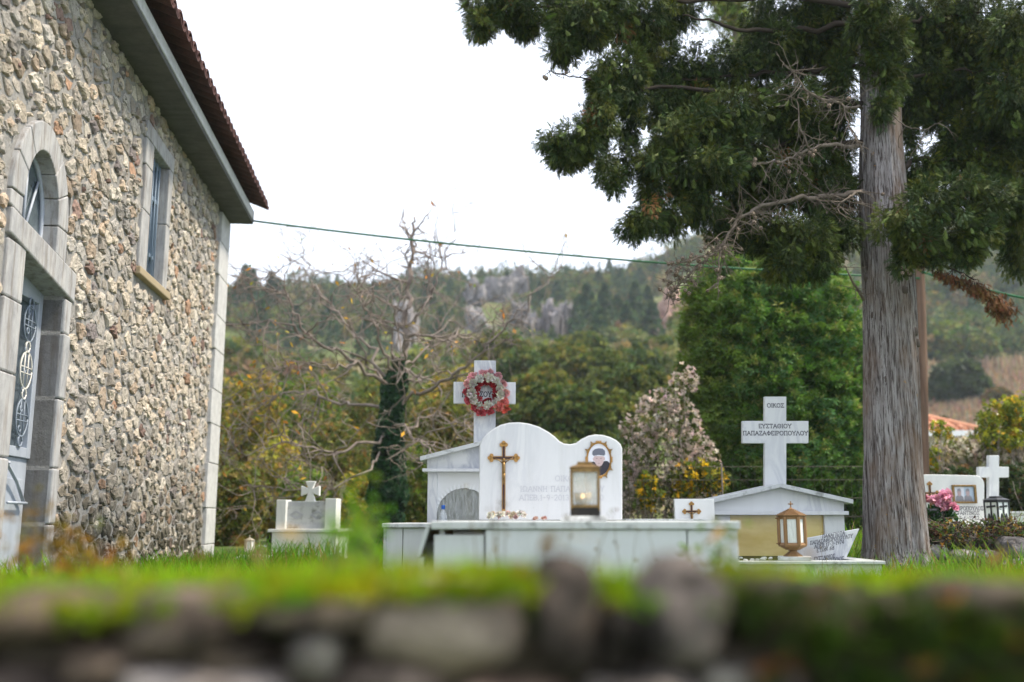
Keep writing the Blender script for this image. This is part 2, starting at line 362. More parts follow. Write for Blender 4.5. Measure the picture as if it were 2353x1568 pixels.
c = g.ramp(n1, [(0.3, (0.05, 0.09, 0.018)), (0.55, (0.09, 0.13, 0.03)), (0.75, (0.13, 0.11, 0.06))]); g.base(c); g.bump(n2, 0.6, 0.03)
tag(grid('ground', np.concatenate([np.linspace(-60, -9, 30), np.linspace(-8.8, 8.8, 160), np.linspace(9, 60, 30)]),
     np.concatenate([np.linspace(-14, 1.0, 14), np.linspace(1.075, 1.085, 2), np.linspace(1.15, 18, 170)]), gz, m), 'grassy ground of the graveyard behind the dry stone wall', 'ground', kind='structure')
m = mat('hillside_cover', (0.1, 0.1, 0.06), 0.95, 0, 0.1); g = NG(m)
n1 = g.noise(g.coord((1, 1, 1)), 0.10, 8, 0.7); n2 = g.noise(g.coord(), 0.9, 6, 0.7)
c = g.ramp(n1, [(0.3, (0.045, 0.075, 0.03)), (0.5, (0.10, 0.125, 0.04)), (0.60, (0.19, 0.16, 0.085)), (0.75, (0.27, 0.22, 0.15))])
c = g.mix(1.0, c, g.ramp(n2, [(0.3, 0.6), (0.7, 1.3)]), 'MULTIPLY'); g.base(c)
tag(grid('hillside', np.linspace(-3.0, 3.0, 220), np.concatenate([np.linspace(18, 60, 40), np.linspace(62, 420, 90)]), hz, m, True), 'wooded hillside rising beyond the graveyard', 'hill', kind='structure')
# ------------------------------------------------------------------ church
XC0 = -2.504; KW = -0.0972; LW = math.hypot(1, KW)
DW = Vector((KW/LW, 1/LW, 0)); NW = Vector((1/LW, -KW/LW, 0))
CW = Matrix(((DW.x, -NW.x, 0, XC0), (DW.y, -NW.y, 0, 0), (0, 0, 1, 0), (0, 0, 0, 1)))   # (along wall, inward, up)
def cwp(s, o, h): return CW @ Vector((s, -o, h))
church = thing('church', cwp(8, -3, 0), 'rubble stone church with concrete eave and dark red tiles beside the graves', 'church')
SE = 12.58
mb = MB(); T = 0.5
for a, b, h0, h1 in ((0.8, 6.0, -0.4, 4.28), (6.9, 8.84, -0.4, 4.28), (9.46, SE, -0.4, 4.28), (6.0, 6.9, 2.86, 4.28), (8.84, 9.46, -0.4, 2.62), (8.84, 9.46, 3.90, 4.28)):
    mb.box(a, b, 0, T, h0, h1, 0, CW)
mb.box(SE-0.5, SE, T, 6.0, -0.4, 4.28, 0, CW); mb.box(0.8, SE, 6.0, 6.5, -0.4, 4.28, 0, CW); mb.box(0.8, 1.3, T, 6.0, -0.4, 4.28, 0, CW)
mb.prism([(0, 4.28), (6.5, 4.28), (3.25, 5.7)], 0, 0.5, 0, CW @ Matrix(((0, 1, 0, SE-0.5), (1, 0, 0, 0), (0, 0, 1, 0), (0, 0, 0, 1))))
wall = mb.build('wall', M['mortar'], church)
def clip(poly, px, py, nx, ny):
    out = []; n = len(poly)
    for i in range(n):
        a, b = poly[i], poly[(i+1) % n]
        da = (a[0]-px)*nx+(a[1]-py)*ny; db = (b[0]-px)*nx+(b[1]-py)*ny
        if da <= 0: out.append(a)
        if (da < 0 < db) or (db < 0 < da):
            t = da/(da-db); out.append((a[0]+(b[0]-a[0])*t, a[1]+(b[1]-a[1])*t))
    return out
def voronoi(pts, rad, ax=1.0):
    P = np.array(pts); P2 = P*np.array([1, ax]); cells = []
    for i, (x, y) in enumerate(P2):
        d = np.hypot(P2[:, 0]-x, P2[:, 1]-y); js = np.argsort(d)[1:22]
        poly = [(x-rad, y-rad), (x+rad, y-rad), (x+rad, y+rad), (x-rad, y+rad)]
        for j in js:
            if d[j] > 2.9*rad: break
            mx_, my_ = (x+P2[j, 0])/2, (y+P2[j, 1])/2
            poly = clip(poly, mx_, my_, P2[j, 0]-x, P2[j, 1]-y)
            if len(poly) < 3: break
        cells.append([(a, b/ax) for a, b in poly])
    return cells
def stone_bumps(mb, cells, place, colf, depth, gap, smooth=False, seg=0.035):
    for poly in cells:
        if len(poly) < 3: continue
        cx = sum(p[0] for p in poly)/len(poly); cy = sum(p[1] for p in poly)/len(poly)
        per = []
        for i in range(len(poly)):
            a, b = poly[i], poly[(i+1) % len(poly)]; k = max(1, int(math.hypot(b[0]-a[0], b[1]-a[1])/seg))
            for t in range(k): per.append((a[0]+(b[0]-a[0])*t/k, a[1]+(b[1]-a[1])*t/k))
        n = len(per); D = random.uniform(*depth); sh = random.uniform(*gap); tx, ty = random.uniform(-.5, .5), random.uniform(-.5, .3)
        size = math.sqrt(max(1e-5, sum((p[0]-cx)**2+(p[1]-cy)**2 for p in per)/n)); sd_ = random.uniform(0, 99)
        rj = [random.uniform(0.74, 1.10) for _ in per]
        vs = []
        for lay, (sc, dd) in enumerate(((1.0, -0.012), (0.97, D*0.55), (0.86, D*.95), (0.58, D), (0.28, D*1.05))):
            for i, p in enumerate(per):
                r = (1+(rj[i]-1)*min(1, sc*1.1))*sc*sh*(1 if lay == 0 else random.uniform(0.94, 1.06))
                q = math.hypot(p[0]-cx, p[1]-cy)/max(size, 1e-4); r *= 1-0.10*max(0, q-1.05)
                x, y = cx+(p[0]-cx)*r, cy+(p[1]-cy)*r
                o = dd*(1+(tx*(p[0]-cx)+ty*(p[1]-cy))/max(size, .02)*0.5)
                if lay: o += mnoise.noise(Vector((x*26, y*26, sd_)))*D*.55+random.uniform(-.16, .16)*D
                vs.append(place(x, y, o))
        vs.append(place(cx, cy, D*random.uniform(0.8, 1.2)))
        fs = [(l*n+i, l*n+(i+1) % n, (l+1)*n+(i+1) % n, (l+1)*n+i) for l in range(4) for i in range(n)]
        fs += [(4*n+i, 4*n+(i+1) % n, 5*n) for i in range(n)]
        mb.add(vs, fs, 0, colf(cx, cy), smooth)
def inrect(s, h, r): return r[0] < s < r[1] and r[2] < h < r[3]
HOLES = [(5.77, 7.04, -1, 2.36), (8.57, 9.62, 2.50, 4.05), (11.98, 13, -1, 5)]
pts = []; cellg = {}
for it in range(60000):                   # stones of very different sizes, packed at random
    s, h = random.uniform(3.5, 12.15), random.uniform(-.05, 4.42); r = 0.055+0.095*random.random()**1.6; q = h*1.6
    if it < 2500: r = random.uniform(.10, .15)
    ok = True; gi, gj = int(s/.15), int(q/.15)
    for a in range(gi-2, gi+3):
        for b in range(gj-2, gj+3):
            for (s2, q2, r2) in cellg.get((a, b), ()):
                if (s-s2)**2+(q-q2)**2 < ((r+r2)*.92)**2: ok = False; break
            if not ok: break
        if not ok: break
    if ok: cellg.setdefault((gi, gj), []).append((s, q, r)); pts.append((s, h))
cells = voronoi(pts, 0.2, 1.6)
keep = [c for p, c in zip(pts, cells) if not any(inrect(p[0], p[1], r) for r in HOLES) and p[1] < 4.36 and not (p[1] > 2.3 and ((p[0]-6.31)/.535)**2+((p[1]-2.44)/.635)**2 < 1)]
PAL = [((0.50, 0.47, 0.43), 6), ((0.56, 0.51, 0.44), 5), ((0.44, 0.43, 0.42), 5), ((0.60, 0.57, 0.52), 5), ((0.53, 0.44, 0.36), 1.8), ((0.44, 0.29, 0.21), .4), ((0.26, 0.24, 0.25), 0.7), ((0.28, 0.20, 0.18), 0.5)]
def scol(x=0, y=0):
    c = random.choices([p[0] for p in PAL], [p[1] for p in PAL])[0]; k = random.uniform(0.72, 1.05); k *= random.choice((.68, .88, .95, 1.0, 1.04)); return (c[0]*k, c[1]*k*.955, c[2]*k*.905)
mb = MB(); stone_bumps(mb, keep, lambda s, h, o: cwp(s, o, h), scol, (0.006, 0.026), (0.72, 0.95))
small = []
for _ in range(1500):                      # chips of stone set in the wide joints
    s, h = random.uniform(3.8, 11.95), random.uniform(0, 4.25)
    if any(inrect(s, h, r) for r in HOLES) or ((s-6.31)/.53)**2+((h-2.44)/.63)**2 < 1: continue
    r = random.uniform(0.015, 0.035); a0 = random.uniform(0, 6)
    small.append([(s+r*random.uniform(.8, 1.5)*math.cos(a0+k*1.05), h+r*math.sin(a0+k*1.05)) for k in range(6)])
stone_bumps(mb, small, lambda s, h, o: cwp(s, o, h), scol, (0.015, 0.03), (0.85, 1.0))
mb.build('stone_facing', M['rubble'], church)
def cpoly(mb, poly, o0, o1, m=0): mb.prism(poly, -o1, -o0, m, CW)     # poly of (along, up), from o0 (inner) out to o1
# corner stones
h = -0.3; i = 0
while h < 4.24:
    hh = min(random.uniform(0.40, 0.55), 4.26-h)
    mb = MB(); mb.box(12.06 if i % 2 else 12.0, SE+0.03, -0.045, 0.55, h+0.004, h+hh-0.004, 0, CW)
    mb.build('corner_stone', M['corner'], church, 0.008); h += hh; i += 1
# eave, roof
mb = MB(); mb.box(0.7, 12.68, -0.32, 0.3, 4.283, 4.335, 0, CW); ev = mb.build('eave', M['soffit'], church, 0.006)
mb = MB(); mb.box(0.7, 12.69, -0.325, -0.22, 4.3375, 4.465, 0, CW); mb.build('fascia', M['fascia'], church, 0.01)
pa = R(24); ca, sa = math.cos(pa), math.sin(pa)
roof = MB()
def rp(s, u, e): return cwp(s, 0.40-u*ca+e*-sa*-1*0, 4.47+u*sa+e)
for sgn in (0, 1):
    A = []
    for e in (0, 0.05):
        for u in (0.0, 4.0):
            for s in (0.72, 12.6):
                A.append(cwp(s, 0.24-u*ca, 4.50+u*sa+e) if sgn == 0 else cwp(s, -6.9+u*ca, 4.452+u*sa+e))
    roof.add(A, [(0, 1, 3, 2), (4, 6, 7, 5), (0, 4, 5, 1), (2, 3, 7, 6), (0, 2, 6, 4), (1, 5, 7, 3)])
ro = roof.build('roof', M['tile'], church)
tl = MB(); s = 0.8; nseg = 8
while s < 12.68:
    for rowi in range(4):
        u0 = rowi*0.34-0.06; jit = random.uniform(-.012, .012); r0 = 0.092+random.uniform(-.006, .006)
        for kind in (0, 1):
            cs = s+jit+(0.092 if kind else 0); vs = []
            for u, r, lift in ((u0, r0, 0.035+0.028*(rowi == 0)*0), (u0+0.42, r0*0.82, 0.0)):
                for th in (0, 0.018):
                    for k in range(nseg+1):
                        a = math.pi*k/nseg; rr = r-th
                        e = math.sin(a)*rr if kind == 0 else -math.sin(a)*rr*0.8+0.045
                        vs.append(cwp(cs+math.cos(a)*rr, 0.44-u*ca+(random.uniform(-.01, .01) if k == 0 else 0), 4.52+u*sa+e+lift))
            n1 = nseg+1; fs = []
            for k in range(nseg):
                fs += [(k, k+1, 2*n1+k+1, 2*n1+k), (n1+k+1, n1+k, 3*n1+k, 3*n1+k+1), (k+1, k, n1+k, n1+k+1)]
            tl.add(vs, fs, 0, None, False)
    s += 0.185+random.uniform(-.006, .006)
tl.build('tile_edge', M['tile'], ro)
# door surround
def stack(s0, s1, o0, o1, hs, wob=0.02):
    for a, b in zip(hs[:-1], hs[1:]):
        sur = MB(); sur.box(s0+random.uniform(-wob, 0), s1, -o1+random.uniform(-.006, .006), -o0, a+0.003, b-0.003, 0, CW); sur.build('jamb_stone', M['dressed'], church, 0.012)
stack(5.86, 6.13, -0.3, 0.03, [-0.3, 0.33, 0.82, 1.33, 1.78, 2.14])
stack(6.90, 7.02, -0.3, 0.03, [-0.3, 0.42, 0.80, 1.28, 1.74, 1.99], 0)
lt = MB(); cpoly(lt, [(5.84, 2.165), (7.04, 1.985), (7.04, 2.20), (5.84, 2.33)], -0.3, 0.036); lt.build('lintel', M['dressed'], church, 0.012)
ar = MB(); acx, acz = 6.31, 2.44; rx0, rz0, rx1, rz1 = 0.31, 0.41, 0.50, 0.60
cpoly(ar, [(5.81, 2.34), (6.0, 2.315), (6.0, 2.435), (5.81, 2.435)], -0.3, 0.03)
cpoly(ar, [(6.62, 2.245), (6.81, 2.22), (6.81, 2.435), (6.62, 2.435)], -0.3, 0.03)
for k in range(7):
    a0, a1 = math.pi*k/7+0.006, math.pi*(k+1)/7-0.006; o1 = 0.03+random.uniform(-.004, .008)
    P = [(acx+rx0*math.cos(a0+(a1-a0)*t/4), acz+rz0*math.sin(a0+(a1-a0)*t/4)) for t in range(5)]
    Q = [(acx+rx1*math.cos(a1+(a0-a1)*t/4), acz+rz1*math.sin(a1+(a0-a1)*t/4)) for t in range(5)]
    cpoly(ar, Q[::-1]+P[::-1], -0.3, o1)
ar.build('arch_surround', M['dressed'], church, 0.008)
fan = MB(); pane = MB()
arcp = [(acx+(rx0-.005)*math.cos(math.pi*k/16), acz+(rz0-.005)*math.sin(math.pi*k/16)) for k in range(17)]
outl = [(6.0, 2.29)]+[(acx-rx0+.005, acz)]+arcp[::-1][1:-1]+[(acx+rx0-.005, acz), (6.62, 2.22)]
cpoly(pane, outl[::-1], -0.105, -0.095)
op = [cwp(s_, -0.085, h_) for s_, h_ in outl]; fan.tube(op+[op[0]], 0.018, 6)
for a in (50, 90, 130): fan.tube([cwp(acx, -0.085, 2.26), cwp(acx+0.3*math.cos(R(a)), -0.085, 2.40+0.40*math.sin(R(a)))], 0.011, 5)
fo = fan.build('fanlight', M['door_metal'], church); pane.build('pane', M['pane_dark'], fo)
# door
door = MB(); o = -0.215
door.box(6.13, 6.90, 0.15, 0.21, -0.3, 0.86, 0, CW)
for a, b, c_, d in ((6.13, 6.20, .86, 2.12), (6.83, 6.90, .86, 2.02), (6.20, 6.83, 1.93, 2.06), (6.20, 6.83, .862, .93)): door.box(a, b, 0.13, 0.20, c_, d, 0, CW)
door.box(6.20, 6.83, 0.14, 0.148, 0.1, 0.72, 0, CW)
do = door.build('door', M['door_metal'], church, 0.006)
p = MB(); p.box(6.20, 6.83, 0.19, 0.196, 0.93, 1.93, 0, CW); p.build('pane', M['pane_dark'], do)
gr = MB()
def oval(cs, ch, rs, rh, r=0.006, m=0):
    gr.tube([cwp(cs+rs*math.cos(2*math.pi*k/20), -0.122, ch+rh*math.sin(2*math.pi*k/20)) for k in range(21)], r, 5, m)
for cs in (6.36, 6.67):
    for ch, m_ in ((1.12, 0), (1.44, 1), (1.76, 0)):
        oval(cs, ch, 0.10, 0.125, 0.0065, m_); 
        for d_ in (-.03, .03): gr.tube([cwp(cs+d_, -0.122, ch-.12), cwp(cs+d_, -0.122, ch+.12)], 0.005, 5, m_)
        for d_ in (-.02, .02): gr.tube([cwp(cs-.1, -0.122, ch+d_), cwp(cs+.1, -0.122, ch+d_)], 0.005, 5, m_)
    for ch in (1.28, 1.60, 0.965, 1.9): oval(cs, ch, 0.035, 0.035, 0.007, 1 if 1.2 < ch < 1.7 else 0)
for k in range(14):
    cs, ch = 6.515+(0.13 if k % 2 else -0.13)*1.0, 0.98+0.066*k
    oval(cs, ch, 0.02, 0.02, 0.005)
gr.build('grille', [mat('grey_ironwork', (0.20, 0.24, 0.30), 0.5), mat('cream_paint', (0.62, 0.6, 0.56), 0.5)], do)
hd = MB(); hd.tube([cwp(6.26, -0.02, .80), cwp(6.42, -0.09, .80), cwp(6.62, -0.10, .70), cwp(6.8, -0.11, .56)], 0.012, 6)
hd.tube([cwp(6.50, -0.10, .56), cwp(6.82, -0.10, .56)], 0.010, 6); hd.build('handle', M['door_metal'], do)
# small window
win = None
for a, b, h0, h1 in ((8.60, 8.85, 2.665, 3.2), (8.62, 8.85, 3.205, 3.62), (8.60, 8.85, 3.625, 3.87), (9.45, 9.60, 2.665, 3.3), (9.45, 9.585, 3.305, 3.87), (8.60, 9.61, 3.875, 4.035)):
    ws = MB(); ws.box(a, b, -0.032, 0.3, h0, h1, 0, CW)
    if win is None: win = thing('window', cwp(9.1, 0, 2.66), None, None); win.parent = church; win.location = cwp(9.1, 0, 2.66)-OFF[church.name]; OFF[win.name] = cwp(9.1, 0, 2.66)
    ws.build('surround_stone', M['dressed'], win, 0.010)
si = MB(); cpoly(si, [(8.56, 2.585), (9.66, 2.585), (9.66, 2.658), (8.56, 2.658)], -0.3, 0.06); si.build('sill', mat('ochre_sill', (.36, .29, .19), .9), win, .01)
wf = MB(); 
for a, b, h0, h1 in ((8.85, 8.91, 2.66, 3.87), (9.39, 9.45, 2.66, 3.87), (8.91, 9.39, 3.82, 3.87), (8.91, 9.39, 2.66, 2.72), (9.13, 9.16, 2.72, 3.82), (8.91, 9.13, 3.48, 3.52), (9.16, 9.39, 3.48, 3.52), (8.91, 9.13, 2.92, 2.955), (9.16, 9.39, 2.92, 2.955)):
    wf.box(a, b, 0.06, 0.10, h0, h1, 0, CW)
for k in range(5): wf.tube([cwp(8.93+.11*k, -0.045, 2.67), cwp(8.93+.11*k, -0.045, 3.86)], 0.007, 5)
wf.build('frame', M['window_metal'], win)
wp = MB(); wp.box(8.85, 9.45, 0.105, 0.11, 2.66, 3.87, 0, CW); wp.build('pane', M['pane_dark'], win)
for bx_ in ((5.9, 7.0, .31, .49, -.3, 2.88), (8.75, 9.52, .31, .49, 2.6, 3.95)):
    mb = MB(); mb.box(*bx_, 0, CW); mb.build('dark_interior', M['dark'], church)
# ------------------------------------------------------------------ carved lettering (strokes with small serifs)
def arc(cx, cy, rx, ry, a0, a1, n=12): return [(cx+rx*math.cos(R(a0+(a1-a0)*k/n)), cy+ry*math.sin(R(a0+(a1-a0)*k/n))) for k in range(n+1)]
GL = {
 'Α': (.8, [[(.02, 0), (.4, 1), (.78, 0)], [(.16, .35), (.64, .35)]]), 'Β': (.62, [[(.06, 0), (.06, 1)], [(.06, 1)]+arc(.3, .77, .26, .23, 90, -90)+[(.06, .54)], [(.06, .54)]+arc(.32, .27, .28, .27, 90, -90)+[(.06, 0)]]),
 'Γ': (.6, [[(.08, 0), (.08, 1), (.58, 1), (.58, .82)]]), 'Ε': (.62, [[(.58, .16), (.58, 0), (.08, 0), (.08, 1), (.56, 1), (.56, .84)], [(.08, .52), (.4, .52)]]),
 'Ζ': (.66, [[(.08, .84), (.08, 1), (.6, 1), (.05, 0), (.62, 0), (.62, .16)]]), 'Η': (.75, [[(.1, 0), (.1, 1)], [(.65, 0), (.65, 1)], [(.1, .5), (.65, .5)]]),
 'Θ': (.85, [arc(.42, .5, .38, .5, 0, 360, 20), [(.26, .5), (.58, .5)]]), 'Ι': (.28, [[(.14, 0), (.14, 1)]]), 'Κ': (.72, [[(.1, 0), (.1, 1)], [(.64, 1), (.1, .45)], [(.26, .6), (.68, 0)]]),
 'Λ': (.78, [[(.02, 0), (.39, 1), (.76, 0)]]), 'Ν': (.78, [[(.1, 0), (.1, 1), (.68, 0), (.68, 1)]]), 'Ο': (.85, [arc(.42, .5, .38, .5, 0, 360, 20)]),
 'Π': (.78, [[(.12, 0), (.12, 1)], [(.66, 1), (.66, 0)], [(.02, 1), (.76, 1)]]), 'Ρ': (.62, [[(.1, 0), (.1, 1)], [(.1, 1)]+arc(.3, .74, .28, .26, 90, -90)+[(.1, .48)]]),
 'Σ': (.68, [[(.62, .84), (.62, 1), (.06, 1), (.4, .52), (.05, 0), (.64, 0), (.64, .16)]]), 'Τ': (.72, [[(.36, 0), (.36, 1)], [(.04, .84), (.04, 1), (.68, 1), (.68, .84)]]),
 'Υ': (.76, [[(.38, 0), (.38, .45)], [(.04, 1), (.38, .45), (.72, 1)]]), 'Φ': (.9, [[(.45, 0), (.45, 1)], arc(.45, .5, .4, .3, 0, 360, 20)]),
 'Ω': (.9, [[(.05, .0), (.3, 0), (.3, .1)]+arc(.45, .58, .38, .42, 235, -55, 14)+[(.6, .1), (.6, 0), (.85, 0)]]), 'Ά': (.8, [[(.02, 0), (.4, 1), (.78, 0)]]),
 '.': (.25, [[(.08, .0), (.16, .0), (.16, .08), (.08, .08), (.08, 0)]]), '-': (.5, [[(.08, .48), (.42, .48)]]), ' ': (.45, []),
 '0': (.62, [arc(.31, .5, .26, .5, 0, 360, 18)]), '1': (.4, [[(.06, .8), (.22, 1), (.22, 0)]]), '2': (.62, [arc(.3, .73, .25, .27, 170, -30, 9)+[(.06, 0), (.58, 0)]]),
 '3': (.6, [arc(.28, .75, .23, .25, 160, -80, 9)+arc(.28, .26, .26, .26, 80, -160, 9)]), '4': (.66, [[(.46, 0), (.46, 1), (.05, .3), (.64, .3)]]), '5': (.6, [[(.52, 1), (.12, 1), (.1, .56)]+arc(.27, .3, .27, .3, 110, -150, 10)]),
 '6': (.62, [arc(.4, .55, .34, .45, 80, 180, 6)+arc(.31, .28, .25, .28, 180, 540, 14)]), '7': (.58, [[(.05, .86), (.05, 1), (.55, 1), (.2, 0)]]), '8': (.6, [arc(.3, .76, .2, .24, 0, 360, 14), arc(.3, .26, .25, .27, 0, 360, 14)]), '9': (.62, [arc(.31, .70, .25, .29, 0, 360, 14), [(.56, .7), (.5, .3), (.25, 0)]]),
}
def text(mb, s, F, height, width=None, thick=None, mat=0, track=0.14, shear=0.0):
    """F(x,z) puts a point of the line (x from its centre, z from its base line, in metres) on the stone"""
    t = thick or height*0.15
    tot = sum(GL[c][0]+track for c in s)-track
    kx = (width/(tot*height)) if width else 1.0; x0 = -tot*height*kx/2
    def seg(a, b):
        d = Vector((b[0]-a[0], b[1]-a[1]));
        if d.length < 1e-7: return
        d.normalize(); n = Vector((-d.y, d.x))*t/2; e = d*t*0.35
        q = [(a[0]-e.x+n.x, a[1]-e.y+n.y), (a[0]-e.x-n.x, a[1]-e.y-n.y), (b[0]+e.x-n.x, b[1]+e.y-n.y), (b[0]+e.x+n.x, b[1]+e.y+n.y)]
        mb.add([F(px+shear*pz, pz, random.uniform(0, 3e-4)) for px, pz in q], [(0, 1, 2, 3)], mat)
    for c in s:
        wd, strokes = GL[c]
        for st in strokes:
            P = [(x0+px*height*kx, pz*height) for px, pz in st]
            for a, b in zip(P[:-1], P[1:]): seg(a, b)
            for e, f in ((0, 1), (-1, -2)):
                if len(st) > 1 and st[e] != st[0 if e else -1] and st[e][1] in (0, 1) and abs(st[e][0]-st[f][0]) < 0.45 and abs(st[e][1]-st[f][1]) > 0.3:
                    seg((P[e][0]-height*.10, P[e][1]), (P[e][0]+height*.10, P[e][1]))
        x0 += (wd+track)*height*kx
def onplane(Y, vx, vy, off=0.0012):       # a text frame on a stone face that looks at -Y
    c = V(vx, vy, Y)
    return lambda x, z, e=0: (c.x+x, Y-off-e, c.z+z)
def X(vx, Y): return V(vx, 1195, Y).x
def Z(vy, Y, vx=1176): return V(vx, vy, Y).z
def VX(vx, vy, Y): p = V(vx, vy, Y); return (p.x, p.z)
def poly(pts, Y): return [VX(a, b, Y) for a, b in pts][::-1]
def cross_poly(cx, top, bot, hw, ax0, ax1, at, ab, Y):
    return poly([(cx-hw, top), (cx+hw, top), (cx+hw, at), (ax1, at), (ax1, ab), (cx+hw, ab), (cx+hw, bot), (cx-hw, bot), (cx-hw, ab), (ax0, ab), (ax0, at), (cx-hw, at)], Y)
def crucifix(parent, cx, cy, top, bot, half, bw, Y, nm='crucifix'):
    """a bronze cross with three-lobed ends and a small figure; cx,cy = crossing in photo pixels"""
    mb = MB(); c = V(cx, cy, Y); k = K(Y)*1.012
    tz, bz, hx, b = (cy-top)*k, (cy-bot)*k, half*k, bw*k/2
    Ms = Matrix.Translation((c.x, Y, c.z))
    def bar(w, d0, d1, m, inset):
        mb.prism([(-w, bz+inset), (w, bz+inset), (w, tz-inset), (-w, tz-inset)], -d1, -d0, m, Ms)
        mb.prism([(-hx+inset, -w), (-w-1e-5, -w), (-w-1e-5, w), (-hx+inset, w)], -d1, -d0, m, Ms); mb.prism([(w+1e-5, -w), (hx-inset, -w), (hx-inset, w), (w+1e-5, w)], -d1, -d0, m, Ms)
    bar(b, 0.0, 0.008, 0, 0); bar(b*0.6, 0.008, 0.0105, 1, b*1.5)
    for ex, ez in ((0, tz), (-hx, 0), (hx, 0)):
        sx, sz = (0, 1) if ex == 0 else (math.copysign(1, ex), 0)
        for q in ((b*1.1, 0), (0, b*1.25), (0, -b*1.25)):
            px = ex-sx*b*0.6+sx*q[0]+abs(sz)*q[1]; pz = ez-sz*b*0.6+sz*q[0]+abs(sx)*q[1]
            mb.prism([(px+b*1.15*math.cos(t*math.pi/6), pz+b*1.15*math.sin(t*math.pi/6)) for t in range(12)], -0.0125, -0.001-0.0005*q[1]/b, 0, Ms)
    P = lambda x, z, d: (c.x+x, Y-d, c.z+z)
    hgt = hx*1.9                          # the figure
    mb.tube([P(0, -hgt*.18, .014), P(0, -hgt*.30, .018), P(.002, -hgt*.52, .017), P(.001, -hgt*.60, .018)], [b*.75, b*.95, b*.7, b*.8], 7, 2)
    for s in (-1, 1):
        mb.tube([P(s*b*.7, -hgt*.20, .016), P(s*hx*.35, -hgt*.10, .016), P(s*hx*.72, -hgt*.0, .014)], [b*.38, b*.3, b*.25], 5, 2)
        mb.tube([P(s*b*.4, -hgt*.58, .017), P(s*b*.45, -hgt*.80, .024), P(s*b*.2, -hgt*1.05, .015)], [b*.5, b*.42, b*.26], 6, 2)
    mb.lathe([(b*.1, b*1.1), (b*.6, b*.7), (b*.7, 0), (b*.45, -b*.7), (b*.1, -b*.9)], P(0, -hgt*.09, .02), 8, 2)
    return mb.build(nm, [M['bronze'], M['bronze_dark'], M['brass']], parent)
def box_px(mb, x0, x1, y0, y1, Ya, Yb, m=0):   # a block whose front face at Ya covers these photo pixels
    a, b = V(x0, y1, Ya), V(x1, y0, Ya); mb.box(a.x, b.x, Ya, Yb, a.z, b.z, m)
# ------------------------------------------------------------------ tomb nearest the camera, with the wavy headstone
YF, YH = 4.0, 6.0
T1 = thing('marble_tomb', (0.28, 5.0, 0), 'big white marble box tomb with wavy double curved headstone bearing a crucifix', 'tomb')
zt = Z(1198, YF); zb = Z(1217, YF)
for a, b, d in ((996, 1113, 0.012), (1115, 1578, 0.0), (1580, 1697, 0.004)):
    mb = MB(); mb.box(X(a, YF)+.001, X(b, YF)-.001, YF+0.012+d, YF+0.045, -0.1, (zb-0.002) if a > 1000 else zb-0.022); mb.build('side_panel', M['marble'], T1, 0.003)
mb = MB(); mb.box(X(1667, YF), X(1697, YF)-.002, YF+0.047, 6.15, -0.1, zb-.002); mb.build('side_panel', M['marble'], T1, 0.003); mb = MB(); mb.box(X(1008, YF), X(1020, YF), YF+.05, 6.15, -0.1, zb-.002); mb.build('side_panel', M['marble'], T1, 0.003)
a, b = V(990, 1204, YF+.02), V(966, 1278, YF+.02)
mb = MB(); mb.box(b.x-.010, b.x+.012, YF+.03, YF+1.2, -.1, b.z-.004); mb.build('edge_post', M['marble_old'], T1); mb = MB(); mb.box(b.x+.014, X(1009, YF), YF+.14, YF+1.1, -.1, zb-.05); mb.build('rubble_fill', M['mortar'], T1)
mb = MB(); mb.box(X(1040, YF), X(1660, YF), YF+0.05, 6.1, -0.1, zb-.01); mb.build('core', M['mortar'], T1)
mb = MB(); mb.box(X(990, YF), X(1701, YF), YF, 6.2, zb, zt); mb.build('cover_slab', M['marble_old'], T1, 0.004)
mb = MB(); a, b = V(990, 1204, YF+.02), V(966, 1278, YF+.02)
mb.add([(a.x, YF+.02, a.z), (b.x, YF+.02, b.z), (b.x-.014, YF+.02, b.z), (a.x-.016, YF+.02, a.z), (a.x, YF+1.2, a.z), (b.x, YF+1.2, b.z), (b.x-.014, YF+1.2, b.z), (a.x-.016, YF+1.2, a.z)], [(0, 3, 2, 1), (4, 5, 6, 7), (0, 1, 5, 4), (2, 3, 7, 6), (1, 2, 6, 5), (0, 4, 7, 3)])
mb.build('slipped_panel', M['marble_old'], T1)
top = [(1100, 1196), (1102, 1025), (1108, 1010), (1118, 998), (1132, 987), (1150, 977), (1170, 972), (1192, 971), (1215, 974), (1238, 981), (1260, 993), (1275, 1004), (1285, 1014), (1296, 1020), (1310, 1021.5), (1323, 1019), (1337, 1009), (1352, 1002), (1368, 999), (1385, 1000), (1402, 1005), (1416, 1012), (1426, 1021), (1430, 1031), (1430, 1196)]
mb = MB(); mb.prism(poly(top, YH), YH, YH+0.05); hs = mb.build('headstone', M['marble'], T1, 0.006)
kk = K(YH)*1.015
mb = MB(); text(mb, 'ΟΙΚΟΣ', onplane(YH, 1302, 1106), 11.5*kk, 52*kk, 1.2*kk); mb.build('inscription', M['ink_pale'], hs)
mb = MB(); text(mb, 'ΙΩΑΝΝΗ ΠΑΠΑΓΕΩΡΓΙΟΥ', onplane(YH, 1292, 1130), 11.5*kk, 188*kk, 1.2*kk); mb.build('inscription', M['ink_pale'], hs)
mb = MB(); text(mb, 'ΑΠΕΒ.1-9-2013 ΕΤΩΝ 90', onplane(YH, 1290, 1150), 11.5*kk, 188*kk, 1.2*kk); mb.build('inscription', M['ink_pale'], hs)
crucifix(hs, 1157.5, 1053, 1021, 1173, 30, 8.0, YH)
